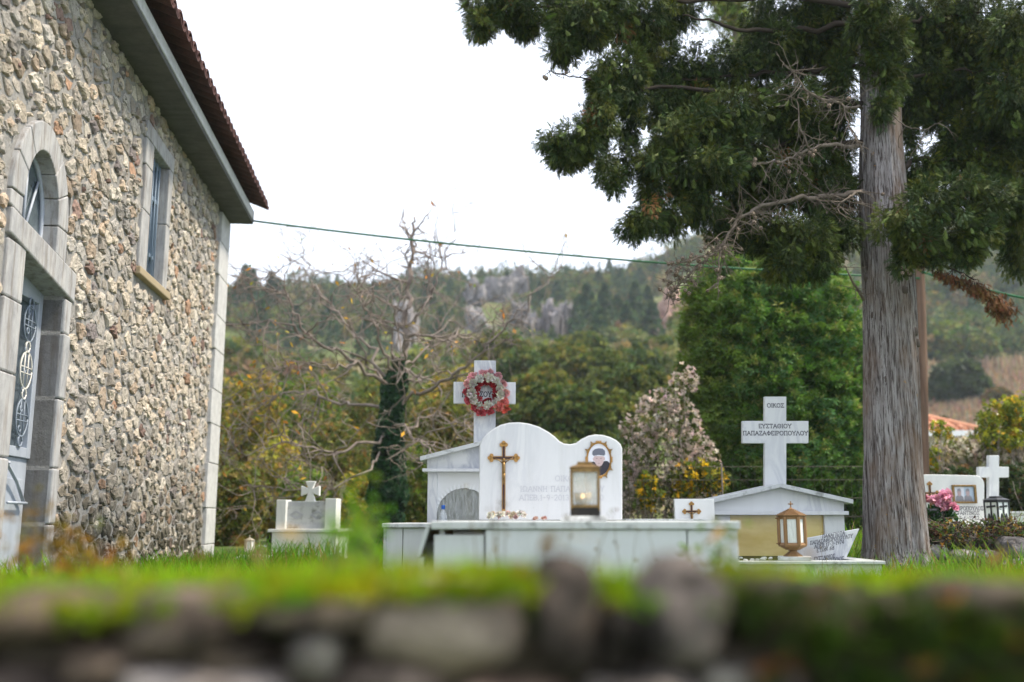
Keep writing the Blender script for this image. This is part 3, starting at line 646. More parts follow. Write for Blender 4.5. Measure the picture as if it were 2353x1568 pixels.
def portrait(parent):
    cx, cy = 1376, 1057; k = kk; c = V(cx, cy, YH)
    Ms = Matrix.Translation((c.x, YH, c.z)); mb = MB()
    E_ = lambda rx, rz, n=36: [(rx*k*math.cos(2*math.pi*t/n), rz*k*math.sin(2*math.pi*t/n)) for t in range(n)]
    def ring(r0, r1, d, m):
        a, b = E_(*r0), E_(*r1); n = len(a)
        vs = [Ms @ Vector((x, -dd, z)) for dd in (0, d) for x, z in a]+[Ms @ Vector((x, -dd, z)) for dd in (0, d*0.8) for x, z in b]
        fs = []
        for i in range(n):
            j = (i+1) % n; fs += [(n+i, n+j, 3*n+j, 3*n+i), (2*n+i, 2*n+j, 3*n+j, 3*n+i), (i, j, n+j, n+i)]
        mb.add(vs, fs, m, None, True)
    ring((25, 36), (28.5, 40), 0.012, 0)
    for a in range(0, 360, 30):           # leaf ornaments round the frame, plain plates at the axes
        A = R(a); ux, uz = math.cos(A), math.sin(A)
        p0 = Vector((26.5*k*ux, 0, 38*k*uz)); rad = Vector((ux, 0, uz)); tan = Vector((-uz, 0, ux))
        if a % 90 == 0: P = [p0-tan*5.5*k-rad*2*k, p0+tan*5.5*k-rad*2*k, p0+tan*6.5*k+rad*4*k, p0-tan*6.5*k+rad*4*k]
        else: P = [p0-tan*6*k-rad*1*k, p0+tan*6*k-rad*1*k, p0+tan*6*k+rad*2*k, p0+tan*2.5*k+rad*4*k, p0+rad*10*k, p0-tan*2.5*k+rad*4*k, p0-tan*6*k+rad*2*k]
        n = len(P); mb.add([Ms @ (q+Vector((0, -0.002-a*2e-6, 0))) for q in P]+[Ms @ (q+Vector((0, -0.010, 0))) for q in P], [tuple(range(n, 2*n))]+[(i, (i+1) % n, (i+1) % n+n, i+n) for i in range(n)], 0 if a % 90 == 0 else 1)
    fr = mb.build('portrait_frame', [M['bronze'], M['brass']], parent)
    mb = MB()
    def flat(pts, d, m): mb.add([Ms @ Vector((x*k, -d, z*k)) for x, z in pts], [tuple(range(len(pts)))], m)
    el = lambda cx, cz, rx, rz, n=24, a0=0, a1=360: [(cx+rx*math.cos(R(a0+(a1-a0)*t/n)), cz+rz*math.sin(R(a0+(a1-a0)*t/n))) for t in range(n)]
    flat(el(0, 0, 25.4, 36.4, 36), 0.004, 0)
    flat([(-23.5, -10), (-19, -6), (-12, -4), (-4, -9), (6, -9), (12, -3), (19, -3), (24.5, -8), (23, -16), (17, -27), (8, -34), (0, -35.8), (-10, -33), (-19, -24)], 0.0045, 1)
    flat([(-10.5, 8), (10.5, 8), (11.5, 2), (10, -6), (6, -13), (1, -15.5), (-4, -14), (-9, -7), (-11.5, 1)], 0.005, 2)
    flat(el(-11.8, 1, 1.8, 4, 10), 0.0048, 2); flat(el(12, 2, 1.8, 4, 10), 0.0048, 2)
    flat([(-15, 12), (-14, 19), (-9, 23.5), (0, 25.5), (9, 24.5), (14, 20), (14.5, 12), (12, 9), (0, 10.5), (-12, 8.5)], 0.0054, 3)
    for ex in (-4.6, 4.6): flat(el(ex, 2.6, 2.3, 1.0, 10), 0.0054, 4); flat([(ex-2.8, 4.6), (ex+2.8, 4.9), (ex+2.6, 5.5), (ex-2.6, 5.3)], 0.0054, 5)
    flat([(-0.8, 3), (.8, 3), (2.2, -3), (0, -4), (-1.8, -3)], 0.0053, 5); flat([(-3.6, -8.4), (0, -7.5), (4, -8.4), (0, -8.9)], 0.0054, 4)
    flat([(-6.5, -1), (-3.5, -4.5), (-5, -6)], 0.0053, 5); flat([(6.5, -1), (4, -4.5), (5.5, -6)], 0.0053, 5)
    mb.build('portrait', [M['photo_bg'], M['photo_coat'], M['skin'], M['photo_cap'], M['photo_line'], M['skin_pale']], fr)
portrait(hs)
# ------------------------------------------------------------------ house-shaped tombs
def house_tomb(label, Y, cx, hw, apex, eave, corn, cornb, base, pil, pane_mat, veined, slab, cross, texts, kx=1.0, arch=False):
    """cx,hw.. in photo pixels at depth Y: a small marble house front with gable, cornice, pillars, glass and a cross"""
    t = thing('house_tomb', (X(cx, Y), Y, 0), label, 'tomb'); vm = M['marble_veined'] if veined else M['marble']
    D = 0.5; wi = hw-14
    mb = MB(); box_px(mb, cx-wi, cx-wi+pil, cornb, base+14, Y, Y+0.06); mb.build('pillar', vm, t, 0.003)
    mb = MB(); box_px(mb, cx+wi-pil, cx+wi, cornb, base+14, Y, Y+0.06); mb.build('pillar', vm, t, 0.003)
    mb = MB(); box_px(mb, cx-wi, cx-wi+6, cornb, base+14, Y+0.061, Y+D); box_px(mb, cx+wi-6, cx+wi, cornb, base+14, Y+0.061, Y+D); box_px(mb, cx-wi+6.1, cx+wi-6.1, cornb, base+14, Y+D-.03, Y+D); mb.build('wall', vm, t)
    mb = MB(); box_px(mb, cx-wi-11, cx+wi+11, corn, cornb, Y-0.055, Y+D+.03); mb.build('cornice', M['marble'], t, 0.003)
    mb = MB(); mb.prism(poly([(cx-wi, corn), (cx-wi, eave+3), (cx, apex+5), (cx+wi, eave+3), (cx+wi, corn)], Y), Y, Y+D); mb.build('gable', vm, t, 0.002)
    for s in (-1, 1):
        P = [(cx, apex), (cx+s*hw, eave-3), (cx+s*hw, eave+7), (cx, apex+9.5)]
        mb = MB(); mb.prism(poly(P if s > 0 else P[::-1], Y), Y-0.075, Y+D+.04); mb.build('roof_slab', M['marble_old'], t, 0.003)
    mb = MB(); ga, gb = V(cx-wi+pil, base+13, Y+.03), V(cx+wi-pil, cornb, Y+.03); mb.box(ga.x+.001, gb.x-.001, Y+.03, Y+.036, ga.z, gb.z-.001)
    mb.build('pane', pane_mat, t)
    top, bot, chw, ax0, ax1, at, ab, roll = cross[:8]
    C = V((ax0+ax1)/2, (at+ab)/2, Y); RM = Matrix.Translation(C) @ Matrix.Rotation(roll, 4, 'Y') @ Matrix.Translation(-C)
    ccx = cross[8] if len(cross) > 8 else (ax0+ax1)/2
    mb = MB(); mb.prism(cross_poly(ccx, top, bot, chw, ax0, ax1, at, ab, Y+.1), Y+.1, Y+.145, 0, RM); cr = mb.build('cross', M['marble_veined'] if veined else M['marble'], t, 0.003)
    k = K(Y+.1)*1.01
    for s, vx, vy, h, wd in texts: 
        mb = MB(); f0 = onplane(Y+.1, vx, vy); text(mb, s, lambda x, z, e=0, f=f0: tuple(RM @ Vector(f(x, z, e))), h*k, wd*k, h*k*0.165); mb.build('inscription', M['ink'], cr)
    return t
T3 = house_tomb('white marble house tomb with pitched roof, golden glass and a tall lettered cross', 7.6, 1788.5, 165, 1112, 1152, 1175, 1184, 1290, 40, M['goldpane'], True, None,
    (912, 1122, 25, 1706, 1858, 968, 1019, 0, 1782), [('ΟΙΚΟΣ', 1782, 936.8, 8.8, 38), ('ΕΥΣΤΑΘΙΟΥ', 1781, 984.3, 9, 74), ('ΠΑΠΑΖΑΦΕΙΡΟΠΟΥΛΟΥ', 1782, 1000.6, 9, 147)])
mb = MB(); a = V(1640, 1289, 6.3); b = V(2035, 1289, 6.3)
mb.box(a.x, b.x, 6.3, 6.42, Z(1297.5, 6.3), Z(1290, 6.3)); mb.box(a.x, a.x+.12, 6.421, 7.5, Z(1297.5, 6.3), Z(1290, 6.3)); mb.box(b.x-.12, b.x, 6.421, 7.5, Z(1297.5, 6.3), Z(1290, 6.3)); mb.build('kerb_cap', M['marble_old'], T3, 0.003)
mb = MB(); z0 = Z(1297.5, 6.3); mb.box(a.x+.02, b.x-.02, 6.32, 6.40, -.1, z0-.001); mb.box(a.x+.02, a.x+.1, 6.401, 7.5, -.1, z0-.001); mb.box(b.x-.1, b.x-.02, 6.401, 7.5, -.1, z0-.001); mb.build('kerb_wall', M['marble_old'], T3)
T2 = house_tomb('white marble house tomb behind the wavy headstone, its cross hung with a wreath', 7.2, 1113, 146, 1014, 1054, 1077, 1084.5, 1203, 24, M['glass'], True, None,
    (829, 1030, 25, 1042, 1185, 878.5, 928, R(0.4), 1114), [('Π', 1066, 913, 11, 9), ('ΣΟΥ', 1116, 912, 11, 26)])
mb = MB(); c0 = V(1072, 1196, 7.225)       # lace fringe hung in an arch behind the glass, pale curtain above it
k = K(7.225)
N = 46; R0, R1 = 60*k, 71*k
vs, fs = [], []
cz = Z(1180, 7.225); cxx = X(1066, 7.225)
for i in range(N):
    a = math.pi*i/(N-1); r = R0+random.uniform(-1.2, 1.2)*k
    vs += [(cxx+R1*math.cos(a), 7.222, cz+R1*math.sin(a)*0.95), (cxx+R0*math.cos(a), 7.220+.004*(i % 2), cz+(R0*math.sin(a))*0.93+random.uniform(-1, 1)*k)]
fs = [(2*i, 2*i+1, 2*i+3, 2*i+2) for i in range(N-1)]
mb.add(vs, fs, 0)
o_ = [(cxx+R1*math.cos(math.pi*i/24), cz+R1*math.sin(math.pi*i/24)*.95) for i in range(25)]
xa, xb, zt2, zb2 = X(1000, 7.22), X(1240, 7.22), Z(1086, 7.22), Z(1203, 7.22)
tp = [(xb, zb2), (xb, zt2), (xa, zt2), (xa, zb2), (o_[-1][0], zb2)]+o_[::-1]+[(o_[0][0], zb2)]
mb.add([(x, 7.224, z) for x, z in tp], [tuple(range(len(tp)))], 0)
mb.build('lace_curtain', mat('lace', (0.74, 0.75, 0.75), 0.8), T2)
mb = MB(); mb.box(X(1001, 7.5), X(1230, 7.5), 7.55, 7.56, Z(1203, 7.5), Z(1086, 7.5)); mb.build('inner_wall', mat('dull_inner_wall', (0.58, 0.56, 0.52), 0.8), T2)
YK = 5.75
za, zc = Z(1203, YK), Z(1213, YK)
mb = MB(); mb.box(X(878, YK), X(1330, YK), YK, 7.12, zc, za); mb.build('cover_slab', M['marble_old'], T2, 0.003)
for a, b in ((886, 925), (926, 1010), (1011, 1300)):
    mb = MB(); mb.box(X(a, YK), X(b, YK)-.002, YK+.03, YK+.06, -.1, zc-.002); mb.build('side_panel', M['marble'], T2, 0.002)
mb = MB(); mb.box(X(881, YK), X(888, YK), YK+.02, 7.1, -.1, zc-.002); mb.build('side_panel', M['marble_old'], T2, 0.002)
# bottle in front of the glass
bt = V(1018, 1203, 7.0); B = thing('water_bottle', (bt.x, 7.0, za), 'small clear plastic bottle with blue cap left of the arched glass', 'bottle')
k = K(7.0); mb = MB(); mb.lathe([(9*k, 0), (9.5*k, 3*k), (9.5*k, 14*k), (8*k, 20*k), (3.6*k, 27*k), (3.6*k, 30*k)], (bt.x, 7.0, za), 14); mb.build('body', M['glass_clear'], B)
mb = MB(); mb.lathe([(4.4*k, 30*k), (4.4*k, 38*k), (4.0*k, 39*k)], (bt.x, 7.0, za), 12); mb.build('cap', M['bluecap'], B)
# small plaque with crucifix beside the golden tomb
s4 = thing('small_headstone', (X(1598, 7.3), 7.3, 0), 'small square white headstone with a dark crucifix, left of the golden glass tomb', 'headstone')
mb = MB(); box_px(mb, 1555, 1641, 1147, 1330, 7.3, 7.35); mb.build('slab', M['marble_whitened'], s4, 0.004)
crucifix(s4, 1589, 1176, 1158, 1200, 17, 5, 7.3)
mb = MB(); box_px(mb, 1440, 1640, 1193, 1330, 7.0, 7.29); mb.build('base', M['marble_old'], s4, 0.004)
# open-book shaped plaque leaning on the kerb
pq = thing('marble_plaque', (X(1900, 6.75), 6.75, Z(1290, 6.4)), 'tilted white marble plaque lettered in black leaning right of the copper lantern', 'plaque')
mb = MB(); mb.prism(poly([(1838, 1240), (1975, 1215.5), (1937, 1300), (1830, 1300)], 6.75), 6.75, 6.785); pl = mb.build('slab', M['marble_veined'], pq, 0.003)
mb = MB(); k = K(6.75)*1.012
for s, vx, vy, h, wd in (('ΠΑΝΑΓΙΩΤΑ', 1915, 1233, 7.3, 51), ('ΠΑΠΑΖΑΦΕΙΡΟΠΟΥΛΟΥ', 1910, 1244, 7.4, 97), ('ΑΠΕΒ.17-3-1974', 1905, 1255, 7.4, 67), ('ΕΤΩΝ 68', 1896.5, 1266.5, 7.4, 39), ('ΕΥΣΤΑΘΙΟΣ', 1894, 1285.5, 7.4, 47), ('ΠΑΠΑΖΑΦΕΙΡΟΠΟΥΛΟΣ', 1893, 1295, 7.4, 90)):
    mb = MB(); f0 = onplane(6.75, vx, vy); a = R(9.5); ca_, sa_ = math.cos(a), math.sin(a)
    text(mb, s, lambda x, z, e=0, f=f0: f(x*ca_-z*sa_, x*sa_+z*ca_, e), h*k, wd*k, h*k*.14, 0, 0.16, 0.30); mb.build('inscription', M['ink'], pl)
# far left tomb with the flared cross
def far_tomb():
    Y = 11.0; c = V(697, 1290, Y); t = thing('small_tomb', (c.x, Y, 0), 'sunlit white tomb with a flared cross on a carved tablet, left of the graves', 'tomb')
    RZ = Matrix.Translation((c.x, Y, 0)) @ Matrix.Rotation(R(-7), 4, 'Z'); k = K(Y)*1.012
    def bx(nm, x0, x1, y0, y1, d0, d1, m=M['marble_whitened'], bev=.004, par=t):
        mb = MB(); mb.box((x0-697)*k, (x1-697)*k, d0, d1, Z(y1, Y), Z(y0, Y), 0, RZ); return mb.build(nm, m, par, bev)
    bx('base', 622, 770, 1224, 1320, 0, .5); bx('cornice', 615, 777, 1216.5, 1223.5, -.04, .54)
    tb = bx('tablet', 650, 745, 1152, 1216, .06, .12, M['marble_old'])
    bx('pillar', 630, 652, 1149, 1216, 0, .18); bx('pillar', 743, 768, 1146, 1216, 0, .18)
    bx('recessed_panel', 648, 722, 1248, 1320, -.003, .0, M['plaster'])
    mb = MB()
    for s, y, h in (('ΠΑΠΑΓΕΩΡΓΙΟΥ', 1163, 7), ('ΑΠΕΒ 1958', 1208, 6), ('ΕΤΩΝ 70', 1215, 5)):
        text(mb, s, lambda x, z, e=0, y=y: tuple(RZ @ Vector((x, .057-e, Z(y, Y)+z))), h*k, 80*k, h*k*.12)
    for q in (-24, 24):                   # carved lozenges
        for r in (16, 11):
            P = [(q-r, 0), (q, r*.6), (q+r, 0), (q, -r*.6), (q-r, 0)]
            for a, b in zip(P[:-1], P[1:]): mb.tube([RZ @ Vector((a[0]*k, .058, Z(1184, Y)+a[1]*k)), RZ @ Vector((b[0]*k, .058, Z(1184, Y)+b[1]*k))], .004, 4)
    mb.build('inscription', M['ink_pale'], tb)
    cz = Z(1128, Y); P = []
    for a in range(4):
        A = a*math.pi/2; ca_, sa_ = math.cos(A), math.sin(A)
        for x, z in ((5, 5), (11.5, 21.5), (-11.5, 21.5), (-5, 5)) if a != 2 else ((5, 5), (13, 27), (-13, 27), (-5, 5)):
            xx, zz = x*ca_-z*sa_, x*sa_+z*ca_
            P.append(((xx+5)*k, cz+zz*k))
    PP = [p for i, p in enumerate(P) if i % 4 != 3]
    mb = MB(); mb.prism(PP, .07, .12, 0, RZ); mb.build('cross', M['marble_whitened'], t, 0.006)
far_tomb()
# right-hand graves on the bank
YR = 10.0
t6 = thing('round_cornered_headstone', (X(2150, YR), YR, 0.24), 'white headstone with rounded corner and gilt double photo, right of the cypress trunk', 'headstone')
cr_ = arc(2244, 1113, 18, -20, -90, 0, 8)
mb = MB(); mb.prism(poly([(2040, 1216), (2040, 1113), (2056, 1091), (2150, 1091)]+[(x, y) for x, y in arc(2240, 1114, 22, 21, -90, 0, 8)]+[(2262, 1216)], YR), YR, YR+.06); h6 = mb.build('slab', M['marble_whitened'], t6, 0.005)
mb = MB(); box_px(mb, 2150, 2420, 1216, 1224, YR-.35, YR+1.5); mb.build('cover_slab', M['marble_whitened'], t6, .004)
mb = MB(); mb.box(X(2155, YR), X(2415, YR), YR-.3, YR+1.4, 0.0, Z(1224.5, YR-.35)); mb.build('base', M['plaster'], t6)
mb = MB(); k = K(YR)*1.012
for s, vx, vy, h, wd in (('ΠΑΠΑΖΑΦΕΙΡΟΠΟΥΛΟΣ', 2206, 1173, 8.0, 104), ('ΚΩΝΣΤΑΝΤΙΝΟΣ', 2211, 1183.5, 7.6, 77), ('ΑΠΕΒ 17-6-1952', 2208, 1195, 7.6, 82), ('ΕΤΩΝ 36', 2195, 1205.5, 7.6, 46)):
    mb = MB(); text(mb, s, onplane(YR, vx, vy), h*k, wd*k, h*k*.14); mb.build('inscription', M['ink'], h6)
crucifix(h6, 2137, 1134, 1112, 1190, 17, 5, YR)
c = V(2215, 1136, YR); Ms = Matrix.Translation((c.x, YR, c.z)); mb = MB(); w_, h_ = 27*k, 20.5*k
for x0, x1, z0, z1 in ((-w_, w_, h_-4*k, h_), (-w_, w_, -h_, -h_+4*k), (-w_, -w_+5*k, -h_+4*k, h_-4*k), (w_-5*k, w_, -h_+4*k, h_-4*k)): mb.box(x0, x1, -.022, 0, z0, z1, 0, Ms)
pf = mb.build('picture_frame', M['brass'], h6, .003)
mb = MB()
def fl(pts, d, m): mb.add([Ms @ Vector((x*k, -d, z*k)) for x, z in pts], [tuple(range(len(pts)))], m)
fl([(-22, -16), (0, -16), (0, 16), (-22, 16)], .005, 0); fl([(0, -16), (22, -16), (22, 16), (0, 16)], .005, 1)
for cx in (-11, 8):
    fl([(cx-9, -16), (cx+10, -16), (cx+8, -6), (cx+3, -2), (cx-3, -2), (cx-8, -6)], .006, 2); fl([(cx-4, -1), (cx-1, -5), (cx+1, -5), (cx+4, -1), (cx+4.5, 6), (cx+2, 10), (cx-2, 10), (cx-4.5, 6)], .007, 3); fl([(cx-4.6, 6), (cx+4.6, 6), (cx+3.5, 11), (cx, 12.5), (cx-3.5, 11)], .0075, 2)
mb.build('photograph', [M['photo_bg'], M['photo_blue'], M['photo_grey'], M['skin_pale']], pf)
t7 = thing('cross_tomb', (X(2284, 11), 11.0, 0.24), 'plain white marble cross standing on a low tomb behind the black lantern', 'tomb')
mb = MB(); mb.prism(cross_poly(2284.5, 1047, 1190, 11.5, 2249.5, 2318.5, 1073.5, 1097.5, 11.0), 11.0, 11.07, 0); mb.build('cross', M['marble_veined'], t7, .005)
mb = MB(); box_px(mb, 2200, 2480, 1176, 1181, 10.93, 12.6); mb.build('cover_slab', M['marble_old'], t7, .004)
mb = MB(); mb.box(X(2205, 11), X(2475, 11), 10.97, 12.5, 0, Z(1181.5, 10.93)); mb.build('base', M['marble'], t7)
# ------------------------------------------------------------------ lanterns
def square_lantern(label, vx, vy, Y, wpx, hpx, frame, plinth, rz, lit=False, figures=False, zbase=None):
    c = V(vx, vy, Y); k = K(Y)*1.01; w_, H = wpx*k/2, hpx*k
    z0 = c.z if zbase is None else zbase
    t = thing('grave_lantern', (c.x, Y, z0), label, 'lantern'); RM = Matrix.Translation((c.x, Y, z0)) @ Matrix.Rotation(rz, 4, 'Z')
    if plinth:
        mb = MB(); a, b, ph, d = plinth; mb.box(-a*k, b*k, -.11, .11, -ph*k, -ph*k*.45, 0, RM); mb.box(-(a-8)*k, (b-3)*k, -.09, .09, -ph*k*.449, 0, 0, RM); mb.build('plinth', M['lichen'], t, .003)
    p = w_*.17; mb = MB()
    for sx in (-1, 1):
        for sy in (-1, 1): mb.box(*sorted((sx*w_, sx*(w_-p))), *sorted((sy*w_, sy*(w_-p))), H*.09, H*.86, 0, RM)
    mb.box(-w_*1.0, w_*1.0, -w_, w_, H*.80, H*.862, 0, RM); mb.lathe([(w_*1.36, H*.865), (w_*1.5, H*.885), (w_*1.15, H*.915), (w_*.9, H*.935), (w_*.72, H*.95), (w_*.74, H*.985), (w_*.5, H*1.0)], (0, 0, 0), 4, 0, math.pi/4, False, RM)
    mb.box(-w_*.98, w_*.98, -w_*.98, w_*.98, H*.155, H*.2, 0, RM)
    mb.build('frame', frame, t, .001)
    mb = MB(); mb.box(-w_*1.0, w_*1.0, -w_*1.0, w_*1.0, 0, H*.152, 0, RM); mb.build('base', M['soot'] if lit else frame, t, .002)
    for i in range(4):
        mb = MB(); Q = RM @ Matrix.Rotation(i*math.pi/2, 4, 'Z'); mb.box(-w_+p, w_-p, -w_*.9, -w_*.9+.002, H*.2, H*.80, 0, Q); mb.build('pane', M['glass_whitened'] if (i == 2 or not lit) else M['glass'], t)
    if lit:
        mb = MB(); mb.lathe([(w_*.5, H*.2), (w_*.62, H*.43), (w_*.56, H*.43), (w_*.45, H*.22)], (-w_*.15, 0, 0), 14, 0, 0, True, RM); mb.build('candle_cup', M['candle_cup'], t)
        mb = MB(); mb.lathe([(w_*.43, H*.205), (w_*.47, H*.33), (w_*.1, H*.33)], (-w_*.15, 0, 0), 12, 0, 0, True, RM); cn = mb.build('candle', M['candle'], t)
        mb = MB(); mb.lathe([(w_*.05, H*.325), (w_*.13, H*.35), (w_*.08, H*.39), (w_*.01, H*.42)], (-w_*.15, 0, 0), 8, 0, 0, True, RM); mb.build('flame', M['flame'], cn)
    if figures:                           # pierced side plates: a cross with two mourners
        for i in range(4):
            Q = RM @ Matrix.Rotation(i*math.pi/2, 4, 'Z'); mb = MB(); y0, y1 = -w_*.985, -w_*.90
            mb.prism([(-w_*.09, H*.2), (w_*.09, H*.2), (w_*.09, H*.8), (-w_*.09, H*.8)], y0, y1, 0, Q); mb.prism([(-w_*.6, H*.63), (w_*.6, H*.66), (w_*.6, H*.72), (-w_*.6, H*.69)], y0*.999, y1, 0, Q)
            for s in (-1, 1): mb.prism([(s*w_*.35+x*w_, H*z) for x, z in ((-.26, .2), (.26, .2), (.22, .34), (.1, .44), (0.02, .47), (-.08, .44), (-.2, .33))], y0*.998, y1, 0, Q)
            mb.build('cut_out_panel', frame, t)
    return t
square_lantern('square brass lantern with a burning candle on the front tomb slab', 1345, 1186, 4.16, 66, 121, M['brass'], (55, 47, 11, 0), R(-4), True, zbase=zt+11*K(4.16)*1.01)
square_lantern('black lantern with pierced crucifixion panels at the foot of the plain cross', 2294, 1212, 9.72, 38, 72, M['black_metal'], None, R(24), False, True, zbase=Z(1216, YR-.35)+.002)
def hex_lantern(label, vx, vy, Y, H, frame, rz, zbase=None, plinth=True, glassm=None):
    c = V(vx, vy, Y); k = K(Y)*1.01*H/118; z0 = c.z if zbase is None else zbase
    t = thing('hexagonal_lantern', (c.x, Y, z0), label, 'lantern')
    L0 = 8 if plinth else 0
    RM = Matrix.Translation((c.x, Y, z0)) @ Matrix.Rotation(rz, 4, 'Z') @ Matrix.Scale(k, 4)
    if plinth: mb = MB(); mb.box(-32, 37, -32, 32, 0, 8, 0, RM); mb.build('plinth', M['marble_old'], t, .002)
    mb = MB()
    prof = []
    for i in range(6): prof += [(20.5-i*2.4, L0+i*2.0), (20.5-i*2.4, L0+i*2.0+1.6)]
    prof += [(9.5, 12.5+L0), (11, 13.5+L0)]
    for i in range(4): prof += [(16+i*4.3, 14+L0+i*2.2), (16+i*4.3, 15.8+L0+i*2.2)]
    prof += [(30, 22.5+L0), (30, 25+L0), (28, 27.5+L0)]
    mb.lathe(prof, (0, 0, 0), 6, 0, 0, False, RM); mb.build('pedestal', frame, t)
    mb = MB(); a = 28.5
    for i in range(6):
        A = i*math.pi/3; mb.lathe([(4.2, 24+L0), (4.2, 84+L0)], (a*math.cos(A)*.94, a*math.sin(A)*.94, 0), 6, 0, A, False, RM)
        Q = RM @ Matrix.Rotation(A+math.pi/6, 4, 'Z'); r = a*math.cos(math.pi/6)*.97
        mb.box(r-2.5, r, -12.5, 12.5, 24.5+L0, 29+L0, 0, Q); mb.box(r-2.5, r, -12.5, 12.5, 79+L0, 85+L0, 0, Q)
    for z in (27, 81): mb.tube([RM @ Vector((-28, -4, z+L0)), RM @ Vector((-33, -8, z+L0))], 1.6*k, 6)
    mb.build('frame', frame, t)
    for i in range(6):
        mb = MB(); A = i*math.pi/3+math.pi/6; Q = RM @ Matrix.Rotation(A, 4, 'Z'); r = a*math.cos(math.pi/6)*.88
        mb.box(r-1.0, r, -11.5, 11.5, 29+L0, 79+L0, 0, Q); mb.build('pane', glassm or M['glass_whitened'], t)
    mb = MB(); mb.lathe([(8, 25+L0), (8.5, 55+L0), (7, 56+L0)], (0, 0, 0), 12, 0, 0, True, RM); mb.lathe([(9, 25+L0), (9.4, 38+L0)], (0, 0, 0), 12, 1, 0, True, RM); mb.build('candle', [mat('white_wax', (.8, .8, .78), .5), mat('plum_cup', (.12, .06, .08), .4)], t)
    mb = MB(); prof = [(26, 84+L0)]
    for i in range(8): prof += [(33-i*3.6, 86.5+L0+i*1.8), (33-i*3.6, 88+L0+i*1.8)]
    prof += [(4, 101.5+L0), (1.6, 104+L0)]
    mb.lathe(prof, (0, 0, 0), 6, 0, 0, False, RM); rf = mb.build('roof', frame, t)
    mb = MB(); mb.box(-1.1, 1.1, -1, 1, 102+L0, 117+L0, 0, RM @ Matrix.Rotation(-rz, 4, 'Z')); mb.box(-5.5, -1.11, -.9, .9, 110+L0, 112.4+L0, 0, RM @ Matrix.Rotation(-rz, 4, 'Z')); mb.box(1.11, 5.5, -.9, .9, 110+L0, 112.4+L0, 0, RM @ Matrix.Rotation(-rz, 4, 'Z')); mb.lathe([(.5, 108+L0), (3.2, 111.2+L0), (.5, 114.4+L0)], (0, 0, 0), 8, 0, 0, True, RM); mb.build('finial', frame, rf)
    return t
hex_lantern('copper coloured six sided lantern with small cross finial on the low kerb', 1823, 1290, 6.42, 122, M['copper_paint'], R(-15), Z(1290, 6.3)+.001)
hex_lantern('small pale six sided lantern on a stone slab beside the church corner', 572, 1276, 10.5, 44, mat('cream_metal', (.55, .5, .42), .5, .2), R(4), None, False)
mb = MB(); box_px(mb, 536, 608, 1281, 1288, 10.3, 10.8); box_px(mb, 550, 592, 1276.2, 1280.6, 10.36, 10.7); mb.box(X(545, 10.4), X(600, 10.4), 10.42, 10.75, -.1, Z(1288.5, 10.3)); o = mb.build('grave_slab', M['marble_old'], None, .006); tag(o, 'low stepped grey grave slab carrying the small pale lantern', 'grave slab')
# ------------------------------------------------------------------ leaf shapes
def frond():                              # a flat feathery spray growing along +Z, about 1 long
    V_, F_ = [], []
    def strip(a, b, wa, wb, lift=0):
        a, b = np.array(a, float), np.array(b, float); d = b-a; n = np.array([d[1], -d[0]]); n /= np.linalg.norm(n)+1e-9
        i = len(V_)
        for p, w_, s in ((a, wa, 1), (a, wa, -1), (b, wb, -1), (b, wb, 1)):
            q = p+n*w_*s; V_.append((q[0]*.62, lift+0.25*(q[1]**2)*0.6+abs(q[0])*0.3, q[1]))
        F_.append((i, i+1, i+2, i+3))
    strip((0, 0), (0.03, .6), .05, .05); strip((0.03, .6), (0, 1.0), .055, .02)
    for k, z in enumerate((.14, .38, .62, .80)):
        for s in (-1, 1):
            ln = (.46, .50, .36, .2)[k]; z2 = z+.04*s
            strip((0, z2), (s*ln*.72, z2+ln*.75), .05, .022, .05*s)
    return np.array(V_), np.array(F_)
FR = frond()
LEAF = (np.array([(0, 0, 0), (-.22, .06, .45), (0, .12, 1.0), (.22, .06, .45)]), np.array([(0, 1, 2, 3)]))
def leafcluster(n=6, spread=1.0, droop=0.3, wd=.2):
    V_, F_ = [], []
    for k in range(n):
        a = 2*math.pi*k/n+random.uniform(-.3, .3); el = random.uniform(.2, .9)*spread
        d = np.array([math.cos(a)*el, math.sin(a)*el, 1-el*.6]); d /= np.linalg.norm(d); s = np.cross(d, [math.sin(a*3), .3, .7]); s /= np.linalg.norm(s)
        o_ = d*.1; mid = d*.5+s*0; tip = d*1.0-np.array([0, 0, droop])
        i = len(V_); V_ += [o_, mid-s*wd-np.array([0, 0, droop*.2]), tip, mid+s*wd-np.array([0, 0, droop*.2])]; F_.append((i, i+1, i+2, i+3))
    return np.array(V_), np.array(F_)
def rdir(n): d = rng.normal(size=(n, 3)); return d/np.linalg.norm(d, axis=1, keepdims=True)
def vary(base, n, dv=0.2, dh=0.12):
    b = np.array(base); c = np.repeat(b[None], n, 0) if b.ndim == 1 else b
    return np.clip(c*(1+rng.normal(size=(n, 1))*dv)*(1+rng.normal(size=(n, 3))*dh), 0.004, 0.95)
